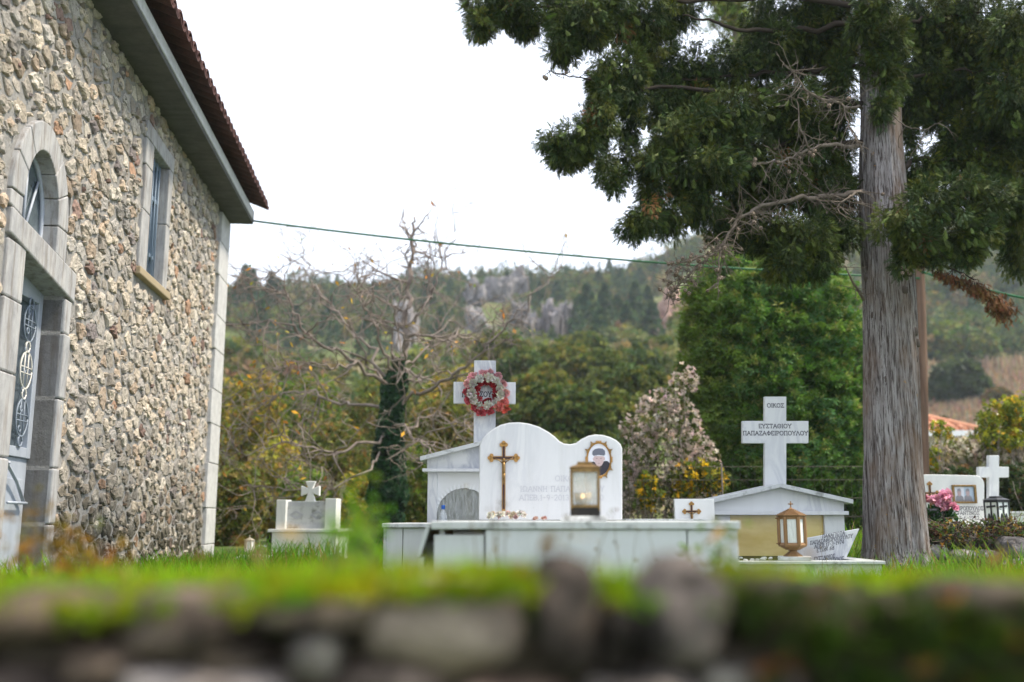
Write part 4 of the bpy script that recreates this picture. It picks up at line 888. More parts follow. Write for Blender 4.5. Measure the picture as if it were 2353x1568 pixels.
# ------------------------------------------------------------------ the dry stone wall in the foreground
SW = 1.12; YW = 0.86*SW             # the wall stands a little under a metre away
def wall_top(x): return float(np.interp(x, [-2.5, -.60, -.47, -.36, -.22, -.13, 0.0, .06, .095, .15, .20, .26, .34, .5, 2.5], [.388, .386, .382, .382, .388, .398, .403, .392, .398, .388, .401, .402, .393, .392, .390]))
_wt = wall_top
def wall_top(x): return EYE-(EYE-_wt(x/SW))*SW
STO = [(-.62, .362, .20, .04, (.42, .33, .24)), (-.42, .356, .15, .045, (.15, .125, .10)), (-.285, .350, .12, .055, (.18, .155, .135)), (-.17, .325, .05, .038, (.5, .5, .5)), (-.17, .362, .13, .026, (.20, .18, .15)), (-.50, .322, .10, .035, (.20, .17, .14)), (-.35, .318, .09, .03, (.24, .20, .17)), (-.235, .318, .07, .03, (.15, .13, .11)), (-.66, .318, .12, .03, (.16, .14, .12)),
       (-.062, .350, .165, .082, (.36, .33, .30)), (.048, .358, .062, .10, (.085, .075, .07)), (.093, .335, .04, .06, (.05, .045, .04)), (.150, .358, .082, .090, (.24, .23, .235)), (.25, .362, .12, .055, (.06, .055, .04)), (.34, .355, .07, .05, (.09, .08, .06)), (.42, .365, .12, .04, (.11, .10, .08)), (.545, .345, .10, .06, (.34, .33, .36)),
       (-.58, .295, .16, .06, (.46, .46, .47)), (-.42, .283, .13, .06, (.22, .19, .18)), (-.26, .287, .16, .065, (.44, .42, .43)), (-.115, .285, .12, .06, (.30, .26, .24)), (.0, .275, .11, .055, (.46, .36, .30)), (.11, .285, .11, .055, (.28, .27, .27)), (.21, .29, .10, .055, (.34, .35, .34)), (.31, .285, .11, .05, (.10, .10, .07)), (.43, .28, .12, .06, (.22, .15, .11)), (.55, .29, .11, .08, (.48, .46, .47))]
xx = -2.4
def rock(mb, c, sx, sy, sz, col, mat_=0, seed=0, n=2, crag=0.0):
    bm = bmesh.new(); bmesh.ops.create_icosphere(bm, subdivisions=n+1, radius=1.0)
    vs = []; sq = random.uniform(.5, .75)
    for v in bm.verts:
        p = v.co.copy(); p = Vector([math.copysign(abs(q)**sq, q) for q in p])
        f = 1+(0.22 if not crag else crag)*fbm(v.co+Vector((seed, seed*.7, 3)), 1.3, 3)
        if crag: f += .25*(round(fbm(v.co+Vector((seed, 9, seed)), 1.1, 2)*3)/3)+.12*mnoise.noise(v.co*5+Vector((seed, 0, 0)))
        vs.append((c[0]+p.x*sx*f, c[1]+p.y*sy*f, c[2]+p.z*sz*f))
    mb.add(vs, [tuple(v.index for v in f.verts) for f in bm.faces], mat_, col, not crag); bm.free()
sw = MB()
for i, (x, z, wd, hh, col) in enumerate(STO):
    x, z, wd, hh = x*SW, EYE-(EYE-z-.010)*SW, wd*SW, hh*SW; col = tuple(min(a*g_, .62) for a, g_ in zip(col, (.84, .74, .64))); rock(sw, (x, YW+.10+random.uniform(-.012, .012), z), wd*.46, .10, hh*.50, col, 0, i*3.1)
for side in (-1, 1):
    for z in (.335, .26):
        x = .72
        while x < 2.4:
            wd = random.uniform(.11, .22); rock(sw, (side*(x+wd/2), YW+.14, z+random.uniform(-.01, .01)), wd*.52, .14, .045, tuple(a*random.uniform(.4, 1.0) for a in (.3, .27, .24)), 0, x*7+z); x += wd
for z in np.arange(.19, -1.0, -.11):
    x = -2.4+random.uniform(0, .1)
    while x < 2.4: wd = random.uniform(.12, .26); rock(sw, (x+wd/2, YW+.16, z), wd*.52, .15, .065, tuple(a*random.uniform(.5, 1.1) for a in (.24, .22, .2)), 0, x*5+z, 1); x += wd
tag(sw.build('dry_stone_wall', M['field_stone']), 'mossy dry stone wall of rough grey blocks across the foreground', 'stone wall')
dsw = bpy.data.objects['dry_stone_wall']
cw = MB(); cw.box(-2.4, 2.4, YW+.06, YW+.13, -1.0, .33); cw.build('earth_core', mat('dark_earth', (.07, .055, .038), .95), dsw)
def moss():
    n = 8000; x = rng.uniform(-1.7, 1.7, n); z = np.array([wall_top(a) for a in x])
    cov = np.interp(x/SW, [-.9, -.5, -.24, -.14, -.01, .015, .025, .075, .085, .1, .11, .185, .20, .26, .40, .9], [.9, 1, .6, .9, .9, .6, .05, .05, .5, .5, .04, .04, .7, 1, 1, 1])
    k = rng.random(n) < cov; x, z = x[k], z[k]; n = len(x)
    d = rng.random(n)**1.5; y = YW+.005+d*.30; z = z-0.012-np.where((x > .22)&(d < .25), rng.random(n)*.13, rng.random(n)*.012*(d < .4))
    y = np.where((x > .22)&(d < .25), YW-.012, y)
    lc = leafcluster(7, 1.0, .1, .16); dr = np.stack([rng.normal(size=n)*.5, -rng.random(n)*.8, rng.random(n)*.8+.4], 1)
    col = np.where((rng.random(n) < .45)[:, None], (.30, .33, .010), (.17, .29, .012)); col = np.where(((x > .22)&(d < .3))[:, None], (.05, .09, .014), col)
    col = np.where((rng.random(n) < .05)[:, None], (.25, .13, .04), col)
    v, f, c = scatter(*lc, np.stack([x, y, z], 1), basis(dr), rng.uniform(.012, .026, n), vary(col, n, .25))
    o = np_mesh('moss', v, f, M['grass'], dsw, c); tag(o, kind='stuff')
moss()
# ------------------------------------------------------------------ grass
def grass():
    P = []
    def zone(n, y0, y1, x0, x1, h0, h1, col, dens=None):
        y = rng.uniform(y0, y1, n); q = rng.uniform(x0, x1, n); x = q*y; P.append((x, y, rng.uniform(h0, h1, n), np.repeat([col], n, 0)))
    zone(15000, 1.1, 1.9, -.75, .75, .02, .07, (.22, .39, .008)); zone(20000, 1.9, 3.6, -.7, .7, .04, .115, (.20, .38, .008)); zone(15000, 3.6, 6.2, -.65, .65, .12, .25, (.16, .34, .010)); zone(4000, 2.6, 5.0, -.6, -.16, .12, .24, (.18, .37, .008))
    zone(17000, 6.2, 9.5, -.6, .62, .08, .22, (.14, .28, .014)); zone(12000, 9.5, 16, -.6, .62, .06, .17, (.10, .18, .025))
    zone(2400, 6.3, 8.6, .32, .60, .12, .32, (.13, .24, .03)); zone(900, 9.0, 11.2, -.26, -.06, .22, .36, (.10, .24, .02)); zone(1500, 4.5, 9, -.36, -.22, .15, .3, (.11, .26, .02))
    x, y, h, c = [np.concatenate(a) for a in zip(*P)]
    wx = XC0+KW*y
    dens = np.array([mnoise.noise(Vector((a*1.3, b*1.1, 0))) for a, b in zip(x, y)])
    keep = (x > wx+.04) & ~((x > -.36)&(x < .92)&(y > 3.96)&(y < 6.2)) & ~((x > -.80)&(x < .6)&(y > 5.7)&(y < 7.9)) & ~((x > 1.22)&(x < 2.45)&(y > 6.27)&(y < 8.2)) & ~((np.hypot(x-2.9, y-7.6) < .24)) & ~((x > 3.9)&(y > 9.5)&(y < 13)) & (dens > -.55)
    x, y, h, c, dens = x[keep], y[keep], h[keep]*(1+.5*dens[keep]), c[keep], dens[keep]; n = len(x)
    t = rng.random(n); c = vary(c, n, .22, .10)
    yl = t < np.where(dens > .15, .22, .08); c[yl] = vary(np.array((.24, .21, .03)), yl.sum(), .2); dr = t > .95; c[dr] = vary(np.array((.30, .22, .10)), dr.sum(), .2)
    z = gz(x, y)-.01
    wd = np.clip(h*.03, .0016, .0045)*rng.uniform(.8, 1.5, n); a = rng.uniform(0, 2*math.pi, n); le = h*rng.uniform(.15, .7, n)
    dx, dy = np.cos(a), np.sin(a); sx, sy = -dy*wd, dx*wd
    V_ = np.zeros((n, 6, 3)); 
    for i, (u, wv) in enumerate(((0, 1), (.55, .8), (1, .12))):
        px = x+dx*le*u*u; py = y+dy*le*u*u; pz = z+h*u*(1-.18*u*u)
        V_[:, 2*i] = np.stack([px-sx*wv, py-sy*wv, pz], 1); V_[:, 2*i+1] = np.stack([px+sx*wv, py+sy*wv, pz], 1)
    F = (np.array([(0, 1, 3, 2), (2, 3, 5, 4)])[None]+(np.arange(n)*6)[:, None, None]).reshape(-1, 4)
    o = np_mesh('grass', V_.reshape(-1, 3), F, M['grass'], None, np.repeat(c, 6, 0)); tag(o, 'bright green grass growing between the wall, the graves and the church', 'grass', kind='stuff')
grass()
def weeds():                              # tall thin dry stems and low leafy weeds
    stems = MB(); pos = []; spots = [(-.02, 2.6), (.10, 2.7), (.14, 2.8), (.34, 3.2), (.42, 3.0), (1.23, 6.0), (1.9, 6.1), (2.3, 6.2), (2.42, 6.35), (2.5, 6.1), (.86, 6.3), (.93, 6.35), (1.05, 6.4), (-.03, 3.0)]
    for x, y in spots:
        for _ in range(3):
            h = random.uniform(.2, .45); p = [Vector((x+random.uniform(-.04, .04), y+random.uniform(-.05, .05), float(gz(x, y))))]
            b = Vector((random.uniform(-.25, .25), random.uniform(-.1, .1), 1))
            for k in range(4): p.append(p[-1]+b*h/4+Vector((random.uniform(-.015, .015), 0, 0)))
            stems.tube(p, [.0016, .0014, .0012, .001, .0006], 4, 0, (.20, .15, .06)); pos += [q for q in p[2:]]
    pos = np.array(pos); n = len(pos)*4; pp = np.repeat(pos, 4, 0)+rng.normal(size=(n, 3))*.008
    o = stems.build('dry_weeds', M['grass']); tag(o, 'thin dry weed stems standing before the marble tombs', 'weeds', kind='stuff')
    v, f, c = scatter(*LEAF, pp, basis(rdir(n)+[0, 0, .6]), rng.uniform(.006, .016, n), vary(np.array((.22, .17, .07)), n, .3)); h = np_mesh('seed_heads', v, f, M['grass'], o, c)
weeds()
def weed_clump(name, label, cx, cy, Y, rx, ry, n, size, cols):
    p = np.stack([rng.normal(size=n)*rx*K(Y)*.5, rng.normal(size=n)*.10, rng.normal(size=n)*ry*K(Y)*.5], 1); c0 = V(cx, cy, Y); g0 = float(gz(c0.x, Y)); t = thing(name, (c0.x, Y, g0), label, 'plant')
    p = p+np.array([0, 0, c0.z-g0]); p = p[p[:, 2] > 0]; m = len(p); cols = np.array(cols)
    v, f, c = scatter(*leafcluster(4, 1.1, .3, .24), p, basis(rdir(m)+[0, -.2, .5]), rng.uniform(.6, 1.3, m)*size, vary(cols[rng.choice(len(cols), m)], m, .2)); np_mesh('leaves', v, f, M['grass'], t, c, False, True)
    mb = MB()
    for q in p[::6]: mb.tube([(q[0]*.4, q[1]*.4, -.02), (q[0]*.8, q[1], q[2]*.6), tuple(q)], [.002, .0016, .001], 4)
    mb.build('stems', M['twig'], t, 0, True)
weed_clump('autumn_weed', 'blurred orange brown weed standing before the church door', 130, 1270, 2.3, 90, 90, 130, .022, [(.30, .16, .02), (.24, .20, .02), (.14, .10, .03)])
weed_clump('autumn_weed', 'smaller blurred orange weed right of the one before the church door', 215, 1300, 2.0, 60, 50, 70, .02, [(.32, .15, .03), (.20, .18, .02)])
weed_clump('broad_leaf_weed', 'soft green leafy weed in front of the left end of the tombs', 826, 1255, 1.75, 50, 110, 200, .016, [(.16, .32, .02), (.20, .36, .02)])
weed_clump('broad_leaf_weed', 'olive leafy weed rising before the right panel of the front tomb', 1640, 1290, 2.2, 60, 80, 60, .022, [(.18, .22, .05), (.14, .24, .03)])
n = 420; y_ = rng.uniform(1.3, 9.5, n); x_ = rng.uniform(-.62, .62, n)*y_; k_ = (x_ > XC0+KW*y_+.1)&~((x_ > -.4)&(x_ < .95)&(y_ > 3.9)&(y_ < 6.3)); x_, y_ = x_[k_], y_[k_]; n = len(x_)
z_ = gz(x_, y_)+rng.uniform(.03, .12, n); cl_ = np.array([(.30, .16, .04), (.38, .27, .06), (.20, .10, .04)]); v, f, c = scatter(*LEAF, np.stack([x_, y_, z_], 1), basis(rdir(n)*[1, 1, .35]), rng.uniform(.025, .055, n), vary(cl_[rng.choice(3, n)], n, .2))
tag(np_mesh('fallen_leaves', v, f, M['leaf'], None, c), 'scattered brown and yellow leaves fallen on the grass', 'fallen leaves', kind='stuff')
# ------------------------------------------------------------------ the cypress
YC = 7.6
def pxpath(pts): return [V(a, b, Y) for a, b, Y in pts]
cyp = thing('cypress_tree', (V(2062, 1260, YC).x, YC, 0), 'big cypress with ribbed grey trunk and dark hanging crown right of the graves', 'tree')
def cy_trunk():
    path = [(2068, 1330, YC), (2063, 1262, YC), (2055, 1100, YC), (2050, 900, YC), (2046, 700, YC), (2032, 500, YC), (2027, 400, YC), (2024, 250, YC), (2014, 100, YC), (2008, -60, YC+.03), (2000, -400, YC+.1), (1995, -1000, YC+.2)]
    rad = [80, 69, 63, 62, 59, 57, 52, 46, 40, 34, 26, 10]
    pts = [V(*p) for p in path]; N = 240; na = 110
    t = np.linspace(0, len(pts)-1, N); P = np.array([[np.interp(a, range(len(pts)), [p[i] for p in pts]) for i in range(3)] for a in t]); Rr = np.interp(t, range(len(pts)), [r*K(YC)*1.0 for r in rad])
    vs = np.zeros((N, na, 3))
    for i in range(N):
        z = P[i, 2]; lob = max(0, .8-z)
        for k in range(na):
            a = 2*math.pi*k/na; aa = a+z*.10
            u, v_ = math.cos(aa), math.sin(aa)
            g_ = mnoise.noise(Vector((u*9, v_*9, z*1.2)))*.045+mnoise.noise(Vector((u*20, v_*20, z*2.2)))*.050+mnoise.noise(Vector((u*1.6, v_*1.6, z*.5)))*.07
            r = Rr[i]*(1+g_+lob*.17*max(0, math.sin(5*a+.7)))
            vs[i, k] = (P[i, 0]+r*math.cos(a), P[i, 1]+r*math.sin(a), z)
    idx = np.arange(N*na).reshape(N, na); F = np.stack([idx[:-1], np.roll(idx, -1, 1)[:-1], np.roll(idx, -1, 1)[1:], idx[1:]], -1).reshape(-1, 4)
    return np_mesh('trunk', vs.reshape(-1, 3), F, M['bark'], cyp, None, True)
tr = cy_trunk()
KM = mat('knot_bark', (.10, .08, .07), .95)   # knots and bark burrs on the trunk
for x, y in ((1996, 300), (1990, 640), (2058, 680), (2085, 770), (2092, 795), (2085, 830), (2003, 1000), (2020, 880), (2012, 560), (2045, 590), (2015, 420), (2000, 730), (2070, 640), (2010, 1050)):
    p = V(x, y, YC); dx = p.x-V(2050, y, YC).x; r = .19; yy = YC-math.sqrt(max(.002, r*r-min(abs(dx), r)**2))
    kn = MB(); rock(kn, (p.x, yy+.008, p.z), .026, .026, .034, (.12, .10, .09), 0, x*.37, 1); kn.build('knot', KM, tr)
BL = [ # crown: cx, cy, rx, ry, depth, half depth, lightness
 (1120, 15, 60, 50, 7.2, .3, 1), (1105, 55, 35, 30, 7.1, .2, 1), (1190, 15, 60, 55, 7.2, .3, 1), (1210, 55, 40, 28, 7.3, .2, .9), (1290, 10, 60, 70, 7.4, .4, .9), (1330, 55, 75, 62, 7.0, .35, 1.2), (1290, 105, 40, 38, 7.0, .25, 1.1), (1390, 35, 80, 60, 7.2, .4, 1.1), (1480, 50, 80, 70, 7.5, .4, .7), (1555, 20, 60, 50, 7.7, .4, .6),
 (1390, 170, 40, 60, 7.0, .3, .9), (1335, 325, 62, 42, 6.9, .28, 1.1), (1270, 325, 36, 18, 6.9, .15, 1), (1300, 355, 50, 34, 6.9, .2, 1), (1372, 285, 50, 60, 6.95, .3, 1.1), (1392, 225, 45, 50, 7.0, .3, 1.0), (1390, 385, 30, 28, 7.0, .2, .9), (1412, 425, 16, 20, 7.0, .1, .8), (1445, 190, 50, 80, 7.2, .35, .8), (1445, 280, 28, 70, 7.3, .3, .7), (1440, 370, 28, 45, 7.3, .3, .7),
 (1500, 150, 60, 80, 7.6, .4, .5), (1570, 180, 80, 70, 7.9, .5, .4), (1650, 175, 100, 60, 8.0, .5, .4), (1760, 130, 70, 90, 8.0, .5, .4), (1760, 40, 60, 60, 8.1, .5, .5), (1850, 110, 90, 100, 8.1, .5, .4), (1930, 90, 60, 110, 8.0, .4, .4), (1880, 20, 90, 60, 7.9, .4, .6), (1520, 240, 50, 60, 7.6, .4, .5),
 (1540, 325, 60, 60, 7.1, .35, 1), (1500, 375, 40, 40, 7.0, .3, 1.1), (1600, 300, 80, 66, 7.2, .35, .9), (1690, 260, 90, 60, 7.3, .35, .8), (1620, 390, 90, 50, 7.0, .35, 1.1), (1480, 505, 48, 30, 6.9, .25, 1.1), (1535, 500, 50, 40, 7.1, .3, .9), (1450, 525, 30, 18, 6.9, .15, 1), (1500, 435, 36, 45, 7.2, .3, .8), (1610, 470, 50, 45, 7.2, .3, .8), (1700, 370, 80, 70, 7.4, .4, .8), (1790, 280, 80, 80, 7.6, .4, .7), (1850, 350, 70, 80, 7.7, .4, .6), (1780, 430, 80, 66, 7.6, .4, .6), (1890, 450, 60, 80, 7.8, .4, .5), (1700, 490, 60, 46, 7.6, .35, .6), (1660, 520, 40, 30, 7.5, .3, .6), (1820, 240, 60, 60, 7.4, .3, .9), (1930, 380, 40, 60, 7.9, .3, .5), (1940, 460, 36, 60, 7.9, .3, .5), (1840, 300, 60, 60, 7.9, .3, .5), (1720, 440, 60, 50, 7.7, .3, .5), (1570, 420, 50, 50, 7.6, .3, .6), (1690, 330, 60, 60, 7.8, .3, .5), (1580, 250, 60, 60, 7.8, .4, .5), (2170, 110, 70, 90, 8.1, .4, .5), (2270, 130, 70, 90, 8.0, .4, .5), (2160, 240, 60, 70, 8.1, .3, .5), (2270, 270, 60, 70, 8.0, .3, .5), (2190, 340, 60, 50, 8.0, .3, .5), (2290, 380, 60, 50, 8.0, .3, .5), (2330, 300, 50, 60, 8.0, .3, .5), (1910, 280, 50, 90, 7.9, .3, .5), (1930, 200, 40, 80, 7.7, .3, .6),
 (1850, 545, 70, 60, 7.3, .3, .9), (1800, 600, 50, 46, 7.25, .25, .9), (1875, 600, 56, 46, 7.3, .25, .9), (1930, 545, 40, 60, 7.6, .3, .7), (1780, 540, 50, 50, 7.4, .3, .8), (1730, 540, 40, 40, 7.6, .3, .6),
 (2130, 40, 90, 80, 7.9, .4, .6), (2240, 50, 90, 80, 7.8, .4, .8), (2330, 80, 70, 90, 7.3, .35, 1.1), (2120, 170, 50, 80, 8.0, .4, .5), (2210, 180, 70, 90, 8.0, .4, .5), (2310, 220, 60, 90, 7.4, .35, 1), (2100, 250, 40, 60, 8.0, .3, .5), (2220, 300, 50, 70, 7.9, .35, .6), (2320, 340, 66, 70, 7.8, .35, .6), (2250, 390, 60, 50, 7.9, .3, .6), (2110, 400, 46, 40, 7.9, .3, .6), (2170, 380, 50, 26, 8.0, .25, .6), (2370, 420, 40, 80, 7.7, .3, .7), (2375, 180, 40, 120, 7.6, .3, .9), (2080, 320, 24, 60, 8.0, .2, .5),
 (2060, 515, 56, 34, 6.75, .22, 1.2), (2130, 470, 70, 56, 6.8, .28, 1.2), (2200, 440, 70, 46, 6.8, .28, 1.2), (2270, 465, 60, 56, 6.8, .28, 1.1), (2180, 535, 90, 50, 6.75, .28, 1.3), (2100, 560, 46, 34, 6.75, .2, 1.1), (2240, 545, 50, 36, 6.8, .25, 1.1), (2330, 470, 50, 50, 6.9, .28, 1.1), (2340, 590, 34, 50, 7.6, .25, .7), (2330, 530, 40, 40, 7.4, .25, .8), (2080, 605, 26, 20, 6.8, .1, 1.2), (2215, 585, 40, 18, 6.8, .15, 1.0), (2140, 585, 36, 22, 6.8, .15, 1.0),
 (2010, 20, 46, 40, 7.2, .2, 1.3), (1985, 60, 40, 30, 7.25, .15, 1.2), (2045, 90, 40, 60, 7.35, .2, .8), (2040, 190, 36, 60, 7.42, .15, .8), (2010, 130, 30, 40, 7.4, .15, .8), (2025, 255, 18, 30, 7.38, .08, .9), (2055, 150, 40, 90, 7.7, .3, .6)]
for x in range(1100, 2500, 110):          # the crown goes on above the picture
    for y in (-90, -230, -380, -560):
        if abs(x-1990) < 1000+(y+90)*1.1 and x < 2260: BL.append((x+random.uniform(-30, 30), y, 95, 90, 7.7+random.uniform(-.6, .9), .45, .8))
def cy_crown():
    pos, dr, sc, col = [], [], [], []
    for cx, cy, rx, ry, Y, rd, li in BL:
        c = V(cx, cy, Y); k = K(Y)*1.03; off = cy < -60
        area = rx*ry; ns = int(area/230*2.3)+8 if not off else int(area/520*1.3)+4
        d = rdir(ns); rr = rng.random(ns)**.40
        S = c[:]+d*rr[:, None]*np.array([rx*k*.92, rd, ry*k*.88])
        for s in S:
            m = 60 if not off else 14; size = random.uniform(.03, .07)*(1.6 if off else 1)
            dd = rdir(m); r2 = rng.random(m)**.5
            p = s+dd*r2[:, None]*np.array([size, size, size*1.6]); out = (s-np.array(c)); out = out/(np.linalg.norm(out)+.05)
            hang = random.uniform(-1.35, .15)
            g_ = dd*.8+out*.7+np.array([0, -.15, hang])
            pos.append(p); dr.append(g_); sc.append(rng.uniform(.026, .052, m)*(2.0 if off else 1))
            hue = np.array(random.choices([(.064, .098, .026), (.088, .118, .020), (.050, .088, .030), (.118, .138, .024)], [5, 3, 4, 1.8])[0])*random.uniform(.55, 1.0)
            tc = np.repeat(hue[None], m, 0)
            tips = rng.random(m) < .12; tc[tips] = tc[tips]*np.array([1.7, 1.5, 1.0])
            if random.random() < .012: tc = np.repeat(np.array((.26, .13, .05))[None], m, 0)
            col.append(tc)
        if not off:                           # feathery tips reaching out of the clump
            m = int(area/55)+6; d3 = rdir(m); pos.append(np.array(c[:])+d3*np.array([rx*k*.9, rd*.9, ry*k*.86])); dr.append(d3*.8+[0, -.1, -.85]+rng.normal(size=(m, 3))*.25); sc.append(rng.uniform(.055, .095, m)); col.append(np.repeat(np.array([(.085, .12, .022)]), m, 0))
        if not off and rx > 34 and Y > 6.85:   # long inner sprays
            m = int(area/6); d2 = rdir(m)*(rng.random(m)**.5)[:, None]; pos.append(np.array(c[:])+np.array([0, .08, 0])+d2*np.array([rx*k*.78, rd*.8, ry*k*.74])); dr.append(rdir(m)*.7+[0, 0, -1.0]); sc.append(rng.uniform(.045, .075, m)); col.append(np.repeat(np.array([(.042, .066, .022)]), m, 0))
    pos, dr, sc, col = map(np.concatenate, (pos, dr, sc, col))
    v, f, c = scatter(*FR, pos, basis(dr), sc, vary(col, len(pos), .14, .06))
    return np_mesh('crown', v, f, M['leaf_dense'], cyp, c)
cy_crown()
def wob(p0, p1, n, amp):
    p0, p1 = Vector(p0), Vector(p1); L_ = (p1-p0).length
    return [p0.lerp(p1, i/n)+Vector((random.uniform(-1, 1), random.uniform(-1, 1), random.uniform(-1, 1)))*amp*L_*(0 if i in (0, n) else 1) for i in range(n+1)]
LIM = [[(2000, 150, YC), (1850, 160, 7.9), (1700, 175, 7.8), (1560, 180, 7.6)], [(2000, 330, YC), (1850, 330, 7.6), (1700, 340, 7.3), (1560, 350, 7.1)], [(2005, 60, YC), (1800, 66, 7.7), (1700, 70, 7.4), (1640, 50, 7.2), (1570, 35, 7.1)], [(2010, 0, YC), (1700, 0, 7.5), (1400, 10, 7.2), (1180, 20, 7.2)], [(1990, 240, YC), (1700, 215, 7.6), (1480, 205, 7.2), (1350, 300, 6.95)],
       [(2040, 200, YC), (2150, 170, 7.8), (2300, 160, 7.6)], [(2045, 390, YC), (2130, 365, 7.9), (2220, 370, 7.9), (2330, 350, 7.8)], [(2050, 520, YC-.1), (2140, 500, 6.9), (2240, 490, 6.85), (2320, 480, 6.9)], [(2035, 60, YC), (2150, 40, 7.8), (2300, 30, 7.6)]]
for L_ in LIM:
    mb = MB(); q = pxpath(L_); r0 = .026 if len(L_) > 3 else .020; p = []
    for a_, b_ in zip(q[:-1], q[1:]): p += wob(a_, b_, 5, .05)[:-1]
    p.append(q[-1]); mb.tube(p, [r0*(1-.75*i/(len(p)-1)) for i in range(len(p))], 8); mb.build('limb', M['dark_bark'], cyp)
cone_spots = []
def dead(pts, r0, tw, spread, name='dead_branch', m='twig', cones=0, twl=(.12, .32), up=0.0):
    P = pxpath(pts); mb = MB(); n = len(P); F = []
    for a, b in zip(P[:-1], P[1:]): F += wob(a, b, 5, .05)[:-1]
    F.append(P[-1]); N = len(F); mb.tube(F, [r0*(1-.7*i/(N-1)) for i in range(N)], 7)
    for _ in range(tw):
        t = random.uniform(.12, 1.0); i = int(t*(N-1)); b = F[i]; ln = random.uniform(*twl)
        d = Vector((random.uniform(-1, 1), random.uniform(-.7, .5), random.uniform(-1.0, .8)+up)).normalized(); q = [b]
        for k in range(5): d = (d+Vector((random.uniform(-.4, .4), random.uniform(-.4, .4), random.uniform(-.4, .35)))).normalized(); q.append(q[-1]+d*ln/5)
        mb.tube(q, [.0042, .0036, .003, .0026, .002, .0012], 4)
        for _ in range(random.choice((1, 2, 3))):
            s = random.choice(q[1:-1]); d2 = (d+Vector((random.uniform(-1, 1), random.uniform(-1, 1), random.uniform(-1, 1)))).normalized(); e = s+d2*ln*random.uniform(.2, .45)
            mb.tube([s, s.lerp(e, .5)+Vector((0, 0, random.uniform(-.01, .01))), e], [.0026, .002, .001], 4)
        if random.random() < cones: cone_spots.append(q[random.choice((2, 3, 5))])
    return mb.build(name, M[m], cyp)
dead([(1982, 440, YC-.1), (1900, 452, 7.35), (1830, 456, 7.2), (1750, 472, 7.1), (1700, 500, 7.0), (1670, 545, 6.95), (1635, 590, 6.9)], .022, 110, 1, cones=.10)
dead([(1640, 585, 6.9), (1600, 612, 6.9), (1565, 650, 6.9), (1530, 688, 6.9)], .011, 60, 1, cones=.35, twl=(.06, .2))
dead([(1640, 585, 6.9), (1560, 605, 6.85), (1532, 622, 6.85)], .010, 14, 1, cones=.3, twl=(.05, .14))
dead([(1655, 570, 6.9), (1650, 640, 6.85), (1648, 690, 6.85)], .008, 14, 1, cones=.3, twl=(.05, .16))
dead([(1980, 250, YC-.15), (1930, 237, 7.1), (1880, 226, 7.0), (1845, 200, 6.95), (1822, 165, 6.9), (1797, 148, 6.9)], .013, 40, 1, cones=.1, twl=(.1, .3))
dead([(1975, 335, YC-.1), (1900, 335, 7.2), (1855, 345, 7.1), (1800, 372, 7.05), (1735, 378, 7.0)], .018, 44, 1, cones=.12, twl=(.1, .3))
dead([(1860, 345, 7.1), (1835, 290, 7.0), (1830, 230, 7.0), (1845, 205, 7.0)], .008, 8, 1)
dead([(1978, 440, YC-.15), (1950, 455, 7.2), (1915, 482, 7.15)], .012, 16, 1, cones=.1, twl=(.15, .4), up=-.6)
dead([(1935, 240, 7.1), (1950, 290, 7.0), (1985, 350, 7.1)], .006, 14, 1, cones=.15, twl=(.1, .3), up=-.5)
dead([(2045, 260, 7.38), (2080, 290, 7.25), (2120, 300, 7.2), (2165, 278, 7.2)], .005, 4, 1)
dead([(1400, 205, 7.0), (1340, 180, 6.95), (1290, 172, 6.9), (1255, 160, 6.9)], .007, 12, 1, m='dark_bark', cones=.12, twl=(.06, .16)); cone_spots.append(V(1251, 178, 6.9)); cone_spots.append(V(1255, 181, 6.9))
dead([(2105, 600, 6.8), (2170, 612, 6.8), (2240, 645, 6.8), (2300, 690, 6.8)], .008, 16, 1, m='dark_bark', cones=.1, twl=(.06, .16), up=-.6)
dead([(1985, 690, 7.4), (1955, 640, 7.3), (1940, 610, 7.3)], .012, 8, 1, twl=(.08, .2))
n = 900                                   # withered brown spray hanging at the right
t = rng.random(n); px_ = np.interp(t, [0, .3, .6, 1], [2150, 2235, 2290, 2312]); py_ = np.interp(t, [0, .3, .6, 1], [618, 650, 690, 710])
pp = np.array([V(a, b, 6.8)[:] for a, b in zip(px_, py_)])+rng.normal(size=(n, 3))*np.array([.03, .03, .035])*(.35+t[:, None])-np.array([0, 0, .02])
v, f, c = scatter(*FR, pp, basis(np.stack([rng.normal(size=n)*.5, rng.normal(size=n)*.5, -rng.random(n)-.4], 1)), rng.uniform(.03, .06, n), vary(np.array((.16, .075, .03)), n, .3))
tag(np_mesh('withered_spray', v, f, M['leaf_dense'], cyp, c), 'withered rust brown spray hanging right of the trunk')
for a, b, Y in ((1610, 578, 6.9), (1620, 570, 6.88), (1628, 582, 6.88), (1600, 590, 6.9), (1590, 585, 6.88), (1638, 572, 6.9), (1585, 600, 6.86), (1606, 600, 6.86), (1545, 668, 6.88), (1538, 676, 6.88), (1552, 660, 6.87), (1575, 668, 6.87), (1583, 675, 6.9), (1735, 368, 7.0), (1733, 380, 6.98), (1860, 352, 7.02), (1868, 358, 7.0), (1872, 348, 7.02), (1730, 492, 6.98), (1736, 500, 6.98), (1733, 512, 6.98), (2076, 615, 6.75), (2084, 622, 6.72), (2090, 628, 6.75), (2074, 628, 6.74), (2012, 65, 7.1), (1690, 70, 7.0), (1476, 500, 6.7), (1405, 450, 6.9), (2230, 560, 6.6), (1990, 265, 7.05), (1830, 262, 6.95)): cone_spots.append(V(a, b, Y))
cb = MB(); bm = bmesh.new(); bmesh.ops.create_icosphere(bm, subdivisions=2, radius=.015)
cb.add([v.co*(1+.10*mnoise.noise(v.co*150)) for v in bm.verts], [tuple(v.index for v in f.verts) for f in bm.faces], 0, None, False); bm.free()
cproto = None
